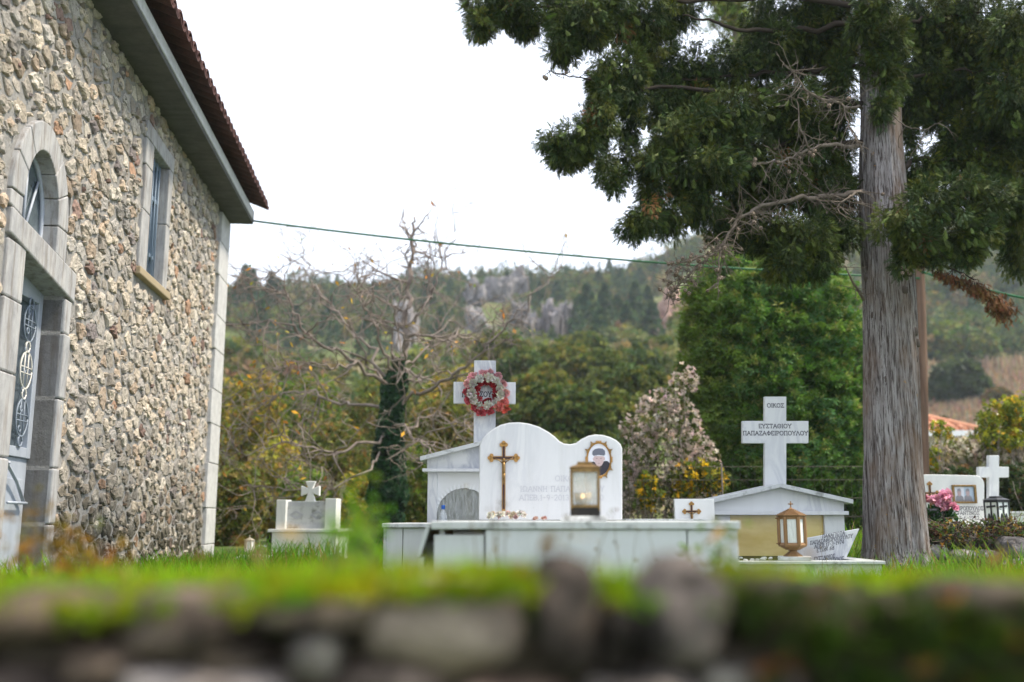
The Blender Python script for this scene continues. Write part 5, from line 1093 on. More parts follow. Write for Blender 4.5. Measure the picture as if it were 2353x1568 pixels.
for p in cone_spots[:90]:
    if cproto is None: cproto = c_ = cb.build('cone', M['cone'], cyp, 0, True)
    else: c_ = cproto.copy(); col_link(c_); c_.parent = cyp
    c_.location = Vector(p)-OFF[cyp.name]; c_.rotation_euler = (random.uniform(0, 3), random.uniform(0, 3), 0); s = random.uniform(.8, 1.2); c_.scale = (s, s, s*1.1)
# ------------------------------------------------------------------ foliage masses
def lumpy(n, radii, lump=.22, freq=1.6, seed=0, shell=.75):
    d = rdir(n); f = np.array([1+lump*mnoise.fractal(Vector(a)*freq+Vector((seed, 0, 0)), 1.0, 2.0, 3) for a in d])
    r = (shell+(1-shell)*rng.random(n))*f
    r = np.where(rng.random(n) < .2, r*rng.random(n), r)
    return d*r[:, None]*np.array(radii), d
def bush(name, label, cat, base, radii, n, size, cols, weights=None, group=None, lump=.25, droop=.0, trunk=True, cz=None, wd=.2, seed=None, mats='leaf', shell=.7, parts='crown', local=False, freq=1.8, nl=6):
    t = thing(name, base, label, cat, group); p, d = lumpy(n, radii, lump, freq, seed if seed is not None else random.random()*50, shell)
    czz = radii[2]*.92 if cz is None else cz
    p = p+np.array([0, 0, czz]); k = p[:, 2] > -.05; p, d = p[k], d[k]; m = len(p)
    cols = np.array(cols); ci = rng.choice(len(cols), m, p=np.array(weights)/np.sum(weights) if weights is not None else None)
    lc = leafcluster(nl, 1.0, .3, wd)
    v, f, c = scatter(*lc, p, basis(d+np.array([0, 0, .2-droop])+rng.normal(size=(m, 3))*.35), rng.uniform(.7, 1.3, m)*size, vary(cols[ci], m, .2, .08))
    np_mesh(parts, v, f, M[mats], t, c, False, True)
    if trunk:
        mb = MB(); h = max(czz, .3)
        mb.tube([(0, 0, -.2), (.02, 0, h*.4), (-.03, .02, h)], [radii[0]*.07+.02, radii[0]*.05+.015, radii[0]*.02], 7)
        for _ in range(5):
            a = random.uniform(0, 6.28); mb.tube([(0, 0, h*.35), (math.cos(a)*radii[0]*.35, math.sin(a)*radii[1]*.35, h*.8), (math.cos(a)*radii[0]*.7, math.sin(a)*radii[1]*.7, h*1.2)], [radii[0]*.035, radii[0]*.02, radii[0]*.008], 5)
        mb.build('trunk', M['dark_bark'], t, 0, True)
    return t
# ivy-covered evergreen behind the cypress
def evergreen():
    t = thing('evergreen_tree', (V(1785, 1250, 14).x, 14.2, 0), 'dense round evergreen with drooping leaf tufts behind the lettered cross', 'tree')
    C, D = [], []
    for cx, cy, rx, ry, dY in ((1785, 900, 196, 300, 0), (1635, 700, 62, 110, .2), (1620, 830, 50, 140, .1), (1615, 1000, 46, 130, .1), (1700, 760, 116, 200, .1), (1780, 660, 120, 120, .2), (1690, 610, 66, 66, .3), (1860, 720, 130, 140, .1), (1900, 950, 110, 230, .1), (1680, 960, 100, 190, 0), (1760, 1080, 150, 150, 0), (1930, 1100, 100, 140, .2), (1960, 820, 60, 120, .4)):
        n = int(rx*ry/44); p, d = lumpy(n, (rx*K(14), .85 if rx > 110 else .6, ry*K(14)), .2, 3.6, cx, .80); p = p+np.array(V(cx, cy, 14+dY)[:])-np.array([0, -.2, 0]); C.append(p); D.append(d)
    C, D = np.concatenate(C), np.concatenate(D); k = (C[:, 2] > .15)&(D[:, 1] < .5); C, D = C[k], D[k]; n = len(C); m = 16
    # each tuft: leaves springing from a point and bending over downwards
    a = rng.uniform(0, 2*math.pi, (n, m)); r = rng.random((n, m))**.6*rng.uniform(.08, .17, (n, 1))
    px_ = C[:, None, 0]+np.cos(a)*r; py_ = C[:, None, 1]+np.sin(a)*r; pz_ = C[:, None, 2]-r*r*5.5-rng.random((n, m))*.10
    p = np.stack([px_, py_, pz_], -1).reshape(-1, 3); d = np.stack([np.cos(a)*r*8, np.sin(a)*r*8-.15, .25-r*14], -1).reshape(-1, 3)+np.repeat(D, m, 0)*.3
    cols = np.array([(.065, .16, .022), (.10, .21, .027), (.14, .25, .032), (.08, .185, .055)]); ci = rng.choice(4, n)
    cc = np.repeat(cols[ci], m, 0); tip = (r.reshape(-1) < .05)&(rng.random(n*m) < .6); cc[tip] = np.array((.30, .33, .08))
    left = np.clip((V(1720, 900, 14).x-p[:, 0])/.7, 0, 1)[:, None]; cc = cc*(1-left*.35)+np.array((.18, .20, .025))*left*.35  # sunlit look of the left side put into the leaf colour as yellow
    lc = leafcluster(5, .8, .35, .11)
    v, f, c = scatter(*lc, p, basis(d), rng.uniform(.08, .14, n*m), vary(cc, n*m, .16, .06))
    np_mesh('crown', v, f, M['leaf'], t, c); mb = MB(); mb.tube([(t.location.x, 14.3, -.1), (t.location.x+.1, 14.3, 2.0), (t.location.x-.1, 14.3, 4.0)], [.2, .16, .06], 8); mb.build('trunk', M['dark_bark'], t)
evergreen()
t = thing('slender_tree', (V(1690, 1180, 19).x, 19, 0), 'tall yellow green tree glimpsed through the gap high in the cypress', 'tree')
mb = MB(); mb.tube([V(1690, 1190, 19), V(1694, 600, 19), V(1690, 100, 19), V(1688, -200, 19)], [.16, .12, .07, .02], 8)
P = []
for _ in range(46):
    y = random.uniform(-180, 150); a = V(1690, y+60, 19); b = V(1690+random.uniform(-60, 55), y, 19+random.uniform(-.5, .5)); mb.tube([a, a.lerp(b, .5)+Vector((0, 0, .05)), b], [.03, .02, .008], 5); P += [a.lerp(b, random.uniform(.4, 1.1))[:] for _ in range(34)]
mb.build('trunk', M['walnut_bark'], t); P = np.array(P)+rng.normal(size=(len(P), 3))*.12; n = len(P)
v, f, c = scatter(*leafcluster(6, .9, .8, .08), P, basis(np.stack([rng.normal(size=n)*.5, rng.normal(size=n)*.5, -np.ones(n)*.3], 1)), rng.uniform(.14, .26, n), vary(np.array((.16, .21, .04)), n, .25)); np_mesh('crown', v, f, M['leaf'], t, c)
# pale seed-head climber and yellow shrubs left of the evergreen
def climber(name, label, spots, Y, n, cols, weights, size, stems=40, grp=None):
    c0 = V(spots[0][0], 1230, Y); t = thing(name, (c0.x, Y, 0), label, 'shrub', grp); P, D = [], []
    for cx, cy, rx, ry in spots:
        k = K(Y); m = int(n*rx*ry/sum(a[2]*a[3] for a in spots)); p, d = lumpy(m, (rx*k, min(rx*k, .6), ry*k), .35, 2.5, cx*.1, .6); P.append(p+np.array(V(cx, cy, Y)[:])); D.append(d)
    p, d = np.concatenate(P), np.concatenate(D); kk_ = p[:, 2] > 0; p, d = p[kk_], d[kk_]; m = len(p); cols = np.array(cols); ci = rng.choice(len(cols), m, p=np.array(weights)/sum(weights))
    v, f, c = scatter(*leafcluster(7, 1.2, .15, .24), p, basis(d+rng.normal(size=(m, 3))*.5), rng.uniform(.6, 1.3, m)*size, vary(cols[ci], m, .15, .05)); np_mesh('crown', v, f, M['leaf'], t, c)
    mb = MB()
    for _ in range(stems):
        cx, cy, rx, ry = random.choice(spots); a = V(cx+random.uniform(-.4, .4)*rx, 1260, Y); b = V(cx+random.uniform(-.9, .9)*rx, cy+random.uniform(-.9, .9)*ry, Y+random.uniform(-.3, .3))
        q = wob(a, b, 5, .06); mb.tube(q, [.012, .010, .008, .006, .004, .003], 5)
    mb.build('stems', M['walnut_bark'], t); return t
climber('seed_head_climber', 'pale pinkish seed head climber left of the round evergreen', [(1575, 878, 34, 36), (1540, 930, 46, 56), (1500, 985, 56, 50), (1580, 1000, 40, 70), (1470, 1040, 40, 66), (1540, 1080, 60, 60), (1600, 1150, 60, 46), (1520, 1160, 60, 46), (1610, 1060, 40, 60), (1480, 930, 22, 24), (1450, 1130, 30, 60), (1440, 980, 16, 30)], 12.9, 2400, [(.68, .57, .51), (.52, .43, .37), (.16, .14, .06), (.12, .16, .03)], [5, 3, 1.6, 3], .052)
climber('yellow_shrub', 'yellow leaved shrub at the foot of the pale climber', [(1605, 1085, 36, 30), (1640, 1110, 30, 34), (1490, 1130, 30, 40), (1570, 1115, 36, 36)], 12.7, 520, [(.11, .15, .025), (.78, .50, .02), (.14, .18, .03), (.40, .34, .05)], [4, 3, 3, 1.5], .075, 14)
climber('seed_head_climber', 'cream seed head climber spread behind the rounded headstone', [(2180, 1045, 60, 36), (2240, 1035, 60, 36), (2300, 1000, 60, 60), (2330, 1060, 60, 60), (2270, 1070, 70, 40), (2160, 1080, 40, 30), (2390, 1030, 60, 80)], 14.5, 3000, [(.74, .66, .55), (.54, .46, .36), (.16, .18, .05), (.40, .36, .12)], [4, 3, 4, 1.5], .066)
climber('yellow_shrub', 'leggy yellow green shrub against the tiled roof', [(2262, 970, 12, 40), (2290, 965, 16, 50), (2320, 950, 24, 46), (2345, 960, 34, 60), (2155, 985, 14, 20), (2175, 1000, 16, 18), (2300, 1010, 50, 24), (2145, 1060, 18, 30)], 14.0, 800, [(.24, .28, .03), (.42, .40, .03), (.65, .40, .03), (.14, .19, .03)], [4, 3, 1.3, 3], .06, 26)
for i, (cx, cy, rx, ry, Y) in enumerate(((2330, 1130, 60, 60, 13.0), (2200, 1130, 60, 50, 13.4), (2390, 1150, 70, 60, 12.6))):
    climber('bramble', ('dark bramble clump behind the plain marble cross', 'dark bramble clump behind the rounded headstone', 'dark bramble clump at the right edge behind the low tomb')[i], [(cx, cy, rx, ry)], Y, 700, [(.035, .06, .018), (.06, .085, .02), (.14, .08, .03)], [5, 4, 1], .08, 16)
for pts in ([(2120, 1180, 12.6), (2190, 1060, 12.6), (2230, 960, 12.6)], [(2180, 1130, 12.7), (2240, 1090, 12.7), (2262, 990, 12.7)], [(2270, 1160, 12.4), (2330, 1125, 12.4), (2380, 1060, 12.4)], [(2300, 1180, 12.2), (2345, 1130, 12.2), (2390, 1110, 12.2)]):
    pass
# bare walnut with ivy on its trunk
def walnut():
    Y0 = 15.0; t = thing('walnut_tree', (V(885, 1290, Y0).x, Y0, 0), 'bare spreading walnut with ivy wrapped trunk behind the small tomb', 'tree')
    def pp(l): return [V(a, b, Y0+d) for a, b, d in l]
    L_ = [([(885, 1300, 0), (890, 1150, 0), (895, 1000, 0), (905, 880, 0), (932, 760, .1), (940, 650, .2), (946, 545, .2), (952, 500, .2)], .17), ([(930, 765, .1), (985, 690, 0), (1015, 620, 0), (1045, 535, 0)], .06), ([(905, 930, 0), (1000, 890, -.4), (1090, 825, -.6), (1180, 735, -.8), (1262, 640, -1)], .075), ([(905, 900, 0), (820, 830, -.6), (720, 780, -1), (620, 735, -1.2), (530, 745, -1.3)], .07), ([(900, 950, 0), (800, 925, .6), (680, 900, 1), (560, 960, 1.2)], .065), ([(893, 1000, 0), (790, 1040, -.8), (650, 1015, -1.3), (530, 1050, -1.6)], .06), ([(905, 890, 0), (850, 800, .8), (770, 715, 1.2), (712, 640, 1.5), (690, 560, 1.6)], .06), ([(905, 880, 0), (870, 770, -.5), (835, 690, -.8), (810, 610, -.9)], .055), ([(900, 970, 0), (965, 1010, -1), (1010, 1060, -1.4), (1065, 1030, -1.6)], .05), ([(895, 1010, 0), (980, 960, .8), (1080, 980, 1.2), (1150, 1040, 1.4)], .05), ([(905, 870, .1), (980, 800, .9), (1050, 770, 1.4), (1140, 760, 1.6)], .055), ([(895, 1040, 0), (830, 1090, -.8), (740, 1140, -1.2), (640, 1120, -1.4), (560, 1130, -1.5)], .045), ([(820, 830, -.6), (760, 850, -1), (680, 830, -1.5), (590, 860, -1.8)], .045), ([(720, 780, -1), (660, 680, -1.2), (600, 640, -1.3), (555, 640, -1.4)], .04), ([(900, 880, 0), (925, 800, -1), (900, 700, -1.5), (880, 620, -1.6)], .045)]
    parts = []
    tips = []
    for i, (l, r) in enumerate(L_):
        P = pp(l); F = []
        for a, b in zip(P[:-1], P[1:]): F += wob(a, b, 6, .085)[:-1]
        F.append(P[-1]); N = len(F); rr = [r*(.54 if i == 0 else .46)*(1-.8*j/(N-1)) for j in range(N)]
        mb = MB(); mb.tube(F, rr, 8 if i == 0 else 6)
        def sub(b, d, ln, r_, lev):
            q = [b]
            n_ = 6
            for k in range(n_):
                d = (d+Vector((random.gauss(0, .3), random.gauss(0, .3), random.gauss(-.03, .3)))).normalized(); q.append(q[-1]+d*ln/n_*random.uniform(.7, 1.3))
            mb.tube(q, [r_*(1-.75*k/n_) for k in range(n_+1)], 5 if lev == 1 else 4, 0, None, False); tips.append(q[-1]); 
            if lev < 3:
                for _ in range(random.choice((3, 4, 5)) if lev == 1 else random.choice((1, 2, 3))):
                    k = random.randint(1, n_-1); sub(q[k], (d*.5+Vector((random.gauss(0, .7), random.gauss(0, .5), random.gauss(-.05, .65)))).normalized(), ln*random.uniform(.4, .75), r_*.6, lev+1)
        ns = 13 if i else 14
        for _ in range(ns):
            j = random.randint(int(N*.35), N-1); d = (F[min(j+1, N-1)]-F[max(j-1, 0)]).normalized()
            sub(F[j], (d*.6+Vector((random.gauss(0, .7), random.gauss(0, .5), random.gauss(-.1, .6)))).normalized(), random.uniform(.5, 1.2), rr[j]*.45+.0055, 1)
        mb.build('trunk' if i == 0 else 'limb', M['walnut_bark'], t)
    tp = np.array([p[:] for p in tips]); sel = rng.random(len(tp)) < .07; q = np.repeat(tp[sel], 2, 0); q = q+rng.normal(size=q.shape)*.06; low = q[:, 2] < 3.4; q = q[low | (rng.random(len(q)) < .35)]; m = len(q)
    cols = np.array([(.62, .36, .03), (.38, .17, .03), (.50, .42, .05), (.16, .20, .03)]); v, f, c = scatter(*LEAF, q, basis(rdir(m)+[0, 0, -.8]), rng.uniform(.07, .12, m), vary(cols[rng.choice(4, m, p=[.45, .3, .15, .1])], m, .2)); np_mesh('last_leaves', v, f, M['leaf'], t, c)
    n = 5200; s = rng.random(n); py_ = np.interp(s, [0, 1], [1290, 830]); px_ = np.interp(py_, [780, 900, 1000, 1290], [925, 905, 895, 885]); wd = np.interp(py_, [780, 850, 890, 950, 1050, 1130, 1190, 1290], [3, 8, 28, 18, 26, 37, 32, 10]); wd = wd*np.array([1+.45*mnoise.noise(Vector((a*.02, b*.025, 0))) for a, b in zip(px_+rng.normal(size=n)*20, py_)])
    a = rng.uniform(0, 2*math.pi, n); rr = (wd*K(Y0))*(.8+.3*rng.random(n)); p = np.array([V(x, y, Y0)[:] for x, y in zip(px_, py_)]); d = np.stack([np.cos(a), np.sin(a), np.zeros(n)], 1); p = p+d*rr[:, None]
    v, f, c = scatter(*leafcluster(6, 1.1, .5, .28), p, basis(d+np.array([0, 0, -.3])+rng.normal(size=(n, 3))*.3), rng.uniform(.07, .12, n), vary(np.array((.045, .10, .05)), n, .3)); np_mesh('ivy', v, f, M['leaf'], t, c)
walnut()
# dark undergrowth behind the graves
UN = [(540, 1180, 70, 110, 17), (620, 1130, 80, 100, 19), (700, 1170, 70, 90, 18), (760, 1080, 90, 130, 21), (820, 1180, 60, 90, 18), (960, 1130, 70, 110, 19), (1010, 1030, 80, 120, 22), (1090, 1120, 80, 90, 19), (640, 1040, 36, 34, 20), (1180, 1130, 80, 70, 20), (560, 1000, 80, 140, 24), (680, 960, 90, 100, 26), (870, 1000, 90, 130, 26), (1040, 930, 80, 90, 28)]
UC = [[(.11, .14, .025), (.20, .20, .035), (.30, .20, .06)], [(.18, .20, .03), (.44, .34, .04), (.26, .18, .06)], [(.11, .19, .025), (.22, .28, .035), (.32, .25, .05)]]
UW = ['dark olive undergrowth bush', 'rusty brown undergrowth bush', 'mixed green undergrowth bush']
UP = ['against the church corner', 'between the church corner and the small tomb', 'right behind the flared cross', 'left of the ivy wrapped trunk', 'just left of the ivy wrapped trunk foot', 'just right of the ivy wrapped trunk', 'between the ivy trunk and the wreathed cross', 'behind the left end of the wreathed house tomb', 'above the flared cross, glowing yellow', 'behind the wavy headstone', 'far behind the church corner', 'far behind the flared cross', 'far behind the ivy wrapped trunk', 'far behind, left of the wreathed cross']
for i, (cx, cy, rx, ry, Y) in enumerate(UN):
    k = K(Y); b = V(cx, 1200, Y); z0 = float(gz(b.x, Y)) if Y < 18 else float(hz(b.x, Y)); cz = V(cx, cy, Y).z-z0
    cols = UC[i % 3] if i != 8 else [(.62, .48, .04), (.45, .40, .05), (.2, .22, .04)]
    bush('undergrowth_bush', (UW[i % 3] if i != 8 else 'small yellow bush')+' '+UP[i], 'bush', (b.x, Y, z0), (rx*k, rx*k*.8, ry*k), int(1100*(rx*ry)/7000)+250, .10 if Y < 22 else .14, cols, [5, 4, 2], 'undergrowth behind the graves', .35, .1, True, cz, .2, i*3.3)
# round evergreen shrubs further back
MS = [(1240, 990, 90, 110, 26), (1330, 1000, 90, 110, 25), (1430, 1010, 80, 100, 27), (1290, 1100, 100, 90, 23), (1400, 1100, 90, 80, 22), (1210, 1090, 60, 90, 24), (1480, 930, 60, 90, 30), (1200, 880, 60, 70, 42), (1290, 850, 70, 60, 46), (1380, 870, 80, 60, 44), (1470, 860, 70, 60, 48), (1150, 830, 70, 60, 52), (1340, 810, 60, 40, 60), (1530, 830, 50, 50, 55), (1250, 900, 70, 50, 36), (1400, 910, 70, 50, 36)]
for i, (cx, cy, rx, ry, Y) in enumerate(MS):
    k = K(Y); b = V(cx, 1200, Y); z0 = float(hz(b.x, Y)); cz = max(V(cx, cy, Y).z-z0, ry*k*.6)
    bush('evergreen_shrub', ['olive green rounded shrub', 'dark green rounded shrub', 'yellow tipped rounded shrub'][i % 3]+' on the slope '+['right of the wreathed cross', 'above the wavy headstone', 'above the dip of the headstone', 'low behind the wavy headstone', 'low behind the right hump of the headstone', 'just right of the wreath', 'beside the pale climber', 'level with the cross top', 'higher up, second from the cross', 'in the middle of the upper row', 'in the upper row nearest the cliff', 'left of the cross top', 'topmost of the shrub rows', 'at the foot of the reddish cliff', 'in the middle row near the cross', 'in the middle row near the climber'][i], 'shrub', (b.x, Y, z0), (rx*k, rx*k*.8, ry*k), 1500, .0075*Y, [[(.06, .095, .02), (.11, .14, .025), (.18, .18, .03)], [(.05, .085, .02), (.085, .12, .024), (.15, .16, .03)], [(.075, .11, .02), (.15, .17, .028), (.24, .21, .035)]][i % 3], [4, 4, 2], 'rounded shrubs on the slope', .3, 0, True, cz, .22, i*5.1)
# woods on the hillside: one mass, with the trees that stand out built singly
def conifer(h, r, n, cols):
    z = rng.random(n)**.8; a = rng.uniform(0, 2*math.pi, n); rr = r*(1-z)*(.55+.5*rng.random(n))*(1+.25*np.sin(z*40)); p = np.stack([np.cos(a)*rr, np.sin(a)*rr, z*h*.96+.03*h], 1); d = np.stack([np.cos(a), np.sin(a), -.35+.9*z], 1)
    return scatter(*leafcluster(5, .9, .3, .25), p, basis(d), h*rng.uniform(.05, .09, n), vary(np.array(cols)[rng.choice(len(cols), n)], n, .2))
CC = [(.044, .085, .044), (.062, .108, .048), (.092, .128, .046)]
def make_conifer(lab, grp, h=9, r=2.0):
    t = thing('conifer', (0, 0, 0), lab, 'tree', grp); v, f, c = conifer(h, r, 420, CC); np_mesh('crown', v, f, M['leaf'], t, c, False, True)
    mb = MB(); mb.tube([(0, 0, -1), (0, 0, h*.5), (0, 0, h*.96)], [.2, .13, .03], 6); mb.build('trunk', M['dark_bark'], t, 0, True); return t
con = [make_conifer('dark pointed conifer on the wooded ridge', 'conifers on the ridge', random.uniform(8, 10), random.uniform(2.6, 3.4)) for _ in range(3)]
CN = [(1165, 628, 132, 1.0), (1358, 612, 135, 1.25), (1375, 622, 128, 1.1), (1400, 600, 140, 1.0), (1425, 618, 126, 1.3), (1448, 606, 140, 1.2), (1470, 618, 130, 1.1), (1500, 608, 138, 1.3), (1260, 635, 134, .9), (1280, 650, 120, .9), (1310, 640, 136, 1.0), (1330, 700, 100, 1.1), (1350, 720, 92, 1.2), (1390, 730, 95, 1.3), (1420, 720, 100, 1.2), (1460, 730, 94, 1.3), (1490, 715, 102, 1.2), (1440, 760, 84, 1.1), (1380, 770, 82, 1.1), (1500, 770, 85, 1.1), (565, 612, 120, 1.2), (580, 625, 122, 1.1), (625, 628, 125, 1.1), (640, 640, 122, .9), (550, 640, 124, 1.1), (740, 655, 130, .9), (800, 655, 128, 1.0), (860, 650, 126, 1.0), (900, 640, 130, 1.1), (915, 650, 122, .9), (1000, 640, 130, .9), (1035, 640, 126, 1.0), (980, 650, 120, 1.0), (1215, 640, 132, .9), (1240, 650, 120, .8), (600, 720, 95, 1.2), (680, 740, 92, 1.2), (760, 720, 96, 1.2), (850, 740, 90, 1.2), (1010, 730, 92, 1.1), (2200, 690, 110, 1.2), (2280, 660, 120, 1.2), (2340, 690, 112, 1.3), (2240, 720, 100, 1.1), (2310, 730, 98, 1.2)]
for i, (cx, topy, Y, s) in enumerate(CN):
    p = V(cx, topy, Y); z0 = float(hz(p.x, Y)); h = max(p.z-z0+.5, 2.2*s) if Y > 118 else 4.6*s
    o = con[i] if i < 3 else copy_tree(con[i % 3]); hh = 9.0; o.location = (p.x, Y, z0-.5); sc = min(h/hh, 1.2); o.scale = (sc*random.uniform(.9, 1.25), sc*random.uniform(.9, 1.25), sc); o.rotation_euler.z = random.uniform(0, 6)
ROCKS = [(1122, 652, 42, 30, 128), (1180, 640, 34, 22, 131), (1085, 665, 34, 22, 124), (1268, 725, 26, 40, 100), (1225, 735, 24, 22, 99), (1300, 720, 22, 26, 102), (1090, 735, 40, 26, 96), (1532, 722, 56, 90, 92), (930, 720, 26, 30, 96), (2335, 640, 40, 24, 120), (2190, 690, 20, 14, 112)]
def woods():
    n = 4200; q = np.where(rng.random(n) < .64, rng.uniform(-.34, .20, n), rng.uniform(.33, .60, n)); Y = np.where(rng.random(n) < .75, rng.uniform(48, 146, n), rng.uniform(110, 148, n)); x = q*Y
    k = ~((q > .3)&(Y < 85)); q, Y, x = q[k], Y[k], x[k]; parts = []
    dens = np.array([mnoise.noise(Vector((a*.03, b*.03, 1.7))) for a, b in zip(x, Y)])
    for i in range(len(x)):
        z0 = float(hz(x[i], Y[i])); ty = random.random(); con_ = (Y[i] > 78 and ty < .42)
        if dens[i] < -.15: continue
        vx_ = 1176.5+q[i]*2320; vy_ = 1195-2290*(z0+2.5-EYE)/Y[i]
        if any(abs(vx_-a) < c*.95 and b-d < vy_ < b+d*.7+16 and Y[i] < e+4 for a, b, c, d, e in ROCKS): continue
        if con_:
            h = random.uniform(1.8, 3.8)*(1.25 if Y[i] < 100 else 1); v, f, c = conifer(h, h*.34, 60, CC)
        else:
            r = random.uniform(.8, 1.7)*(1.3 if Y[i] < 90 else 1); col = random.choice([[(.08, .12, .028), (.14, .17, .035)], [(.12, .15, .035), (.20, .20, .045)], [(.17, .14, .06), (.26, .20, .085)], [(.08, .115, .04), (.12, .15, .045)]]); m = 64
            p, d = lumpy(m, (r, r, r*.9), .3, 1.7, i, .75); p[:, 2] += r*.7
            v, f, c = scatter(*leafcluster(5, 1, .2, .28), p, basis(d+rng.normal(size=(m, 3))*.3), rng.uniform(.26, .5, m)*(r/1.3), vary(np.array(col)[rng.choice(2, m)], m, .2))
        parts.append((v+np.array([x[i], Y[i], z0-.2]), f, c))
    v, f, c = merge(parts); tag(np_mesh('woodland', v, f, M['leaf'], None, c), 'mixed woodland of conifers and oaks covering the hillside', 'woodland', kind='stuff')
woods()
for i, (cx, cy, rx, ry, Y, col, lab) in enumerate(((1122, 652, 42, 30, 128, (.235, .222, .218), 'large grey crag on the ridge above the wreathed cross'), (1180, 640, 34, 22, 131, (.235, .222, .215), 'flat topped grey crag on the ridge, right of the large one'), (1085, 665, 34, 22, 124, (.25, .235, .23), 'pale crag on the ridge left of the large one'), (1268, 725, 26, 40, 100, (.26, .24, .24), 'upright pale boulder among the conifers'), (1225, 735, 24, 22, 99, (.24, .225, .22), 'low pale boulder left of the upright one'), (1300, 720, 22, 26, 102, (.22, .21, .21), 'grey boulder right of the upright one'), (1090, 735, 40, 26, 96, (.235, .222, .218), 'broad pale boulder low on the left of the slope'), (1532, 722, 50, 84, 90, (.42, .27, .21), 'reddish cliff face beside the round evergreen'), (1375, 790, 14, 14, 80, (.36, .34, .34), 'small pale boulder below the conifers'), (930, 720, 26, 30, 96, (.30, .28, .28), 'grey boulder behind the walnut branches'), (1195, 700, 20, 18, 106, (.235, .222, .218), 'small boulder under the flat topped crag'), (2335, 640, 40, 24, 120, (.32, .31, .31), 'grey crag on the slope right of the pole'), (2190, 690, 20, 14, 112, (.34, .33, .33), 'pale boulder on the slope right of the pole'))):
    mb = MB(); p = V(cx, cy, Y); k = K(Y); z0 = float(hz(p.x, Y)); rzz = ry*k; base = min(p.z-rzz, z0-1)
    for q in range(4): rock(mb, (p.x+random.uniform(-.5, .5)*rx*k, Y+random.uniform(-.5, 1.5), (p.z+base)/2+random.uniform(-.25, .25)*rzz*0), rx*k*random.uniform(.5, .75), 2.5, (p.z+rzz-base)/2*random.uniform(.6, 1.0), col, 0, i*11+q*3, 3, .5)
    tag(mb.build('rock_outcrop', M['hillrock'] if 'hillrock' in M else M.setdefault('hillrock', stonemat('hill_rock', 1.0, False))), lab, 'rock')
for cx, cy, rx, ry, Y, lab, cols in ((2195, 800, 66, 62, 70, 'big round olive tree alone above the brown field', [(.045, .07, .025), (.075, .10, .03)]), (2330, 830, 40, 40, 60, 'golden autumn tree at the right edge above the field', [(.30, .22, .05), (.20, .18, .05)]), (2150, 890, 30, 40, 52, 'dark shrub just right of the wooden pole', [(.04, .06, .02), (.06, .08, .025)]), (2290, 855, 30, 26, 66, 'rusty shrub at the edge of the brown field', [(.18, .12, .05), (.10, .10, .03)])):
    k = K(Y); p = V(cx, cy, Y); z0 = float(hz(p.x, Y)); bush('field_tree', lab, 'tree', (p.x, Y, z0), (rx*k, rx*k, ry*k), 1500, .007*Y, cols, [5, 4], 'trees round the brown field', .25, 0, True, ry*k*.80, .22)
n = 42000; Y = rng.uniform(32, 84, n); q = rng.uniform(.37, .62, n); x = q*Y; h = rng.uniform(.5, 1.1, n); a = rng.uniform(0, 6.28, n)
z = hz(x, Y); dx = np.cos(a)*.09; dy = np.sin(a)*.09; lx = rng.normal(size=n)*.12
V_ = np.stack([np.stack([x-dx, Y-dy, z-.05], 1), np.stack([x+dx, Y+dy, z-.05], 1), np.stack([x+dx*.3+lx, Y+dy*.3, z+h], 1), np.stack([x-dx*.3+lx, Y-dy*.3, z+h], 1)], 1)
tag(np_mesh('dry_field_grass', V_.reshape(-1, 3), np.arange(n*4).reshape(n, 4), M['grass'], None, np.repeat(vary(np.array((.36, .27, .18)), n, .2), 4, 0)), 'tall dry brown grass of the field below the hill', 'field grass', kind='stuff')
# ------------------------------------------------------------------ pole, cables, house, fence
mb = MB(); a = V(2118, 1230, 13); mb.tube([(a.x, 13, -.2), (V(2117, 800, 13).x, 13, 2.6), (V(2113, 600, 13).x, 13, 3.95), (V(2110, 430, 13).x, 13, 5.2)], [.078, .07, .063, .058], 12)
pole = mb.build('utility_pole', M['pole']); tag(pole, 'brown wooden pole standing close behind the cypress trunk', 'utility pole')
mb = MB(); mb.box(V(2110, 440, 13).x-.02, V(2110, 440, 13).x+.02, 12.90, 12.94, 3.85, 3.93); mb.build('cable_clamp', M['wire'], pole)
def cable(name, lab, p0, p1, sag, r, n=40):
    p0, p1 = Vector(p0), Vector(p1); mb = MB(); mb.tube([p0.lerp(p1, i/n)-Vector((0, 0, sag*4*(i/n)*(1-i/n))) for i in range(n+1)], r, 8); tag(mb.build(name, M['cable']), lab, 'cable')
e0 = cwp(12.66, .30, 4.33); ep = V(2113, 640, 12.93)
cable('overhead_cable', 'dark green overhead cable from the church eave across the sky to the pole', e0, ep, .10, .014)
cable('overhead_cable', 'overhead cable running off to the right behind the withered spray', V(2118, 625, 12.93), V(2480, 706, 11.8), .05, .016)
hp = V(2110, 985, 27); H = thing('farm_house', (hp.x+2.2, 30, float(hz(hp.x+2, 29))), 'low house with orange tiled roof and white gutter right of the pole', 'house')
xr = V(2240, 985, 27).x; ze = V(2200, 990, 27).z; zr = V(2133, 918, 29).z; xl = xr-6.5; zb_ = H.location.z-.6
mb = MB(); mb.box(xl+.4, xr-.4, 27.5, 33.5, zb_, ze-.12); mb.build('wall', M['plaster'], H)
mb = MB(); R_ = [(xl, 27, ze), (xr, 27, ze), (xr, 34, ze), (xl, 34, ze)]; rg = [(xl+2.4, 30.5, zr+.3), (xr-2.9, 30.5, zr+.3)]
vs = R_+rg; mb.add(vs, [(0, 1, 5, 4), (1, 2, 5), (2, 3, 4, 5), (3, 0, 4), (0, 3, 2, 1)]); rf = mb.build('roof', M['tile_orange'], H)
mb = MB()
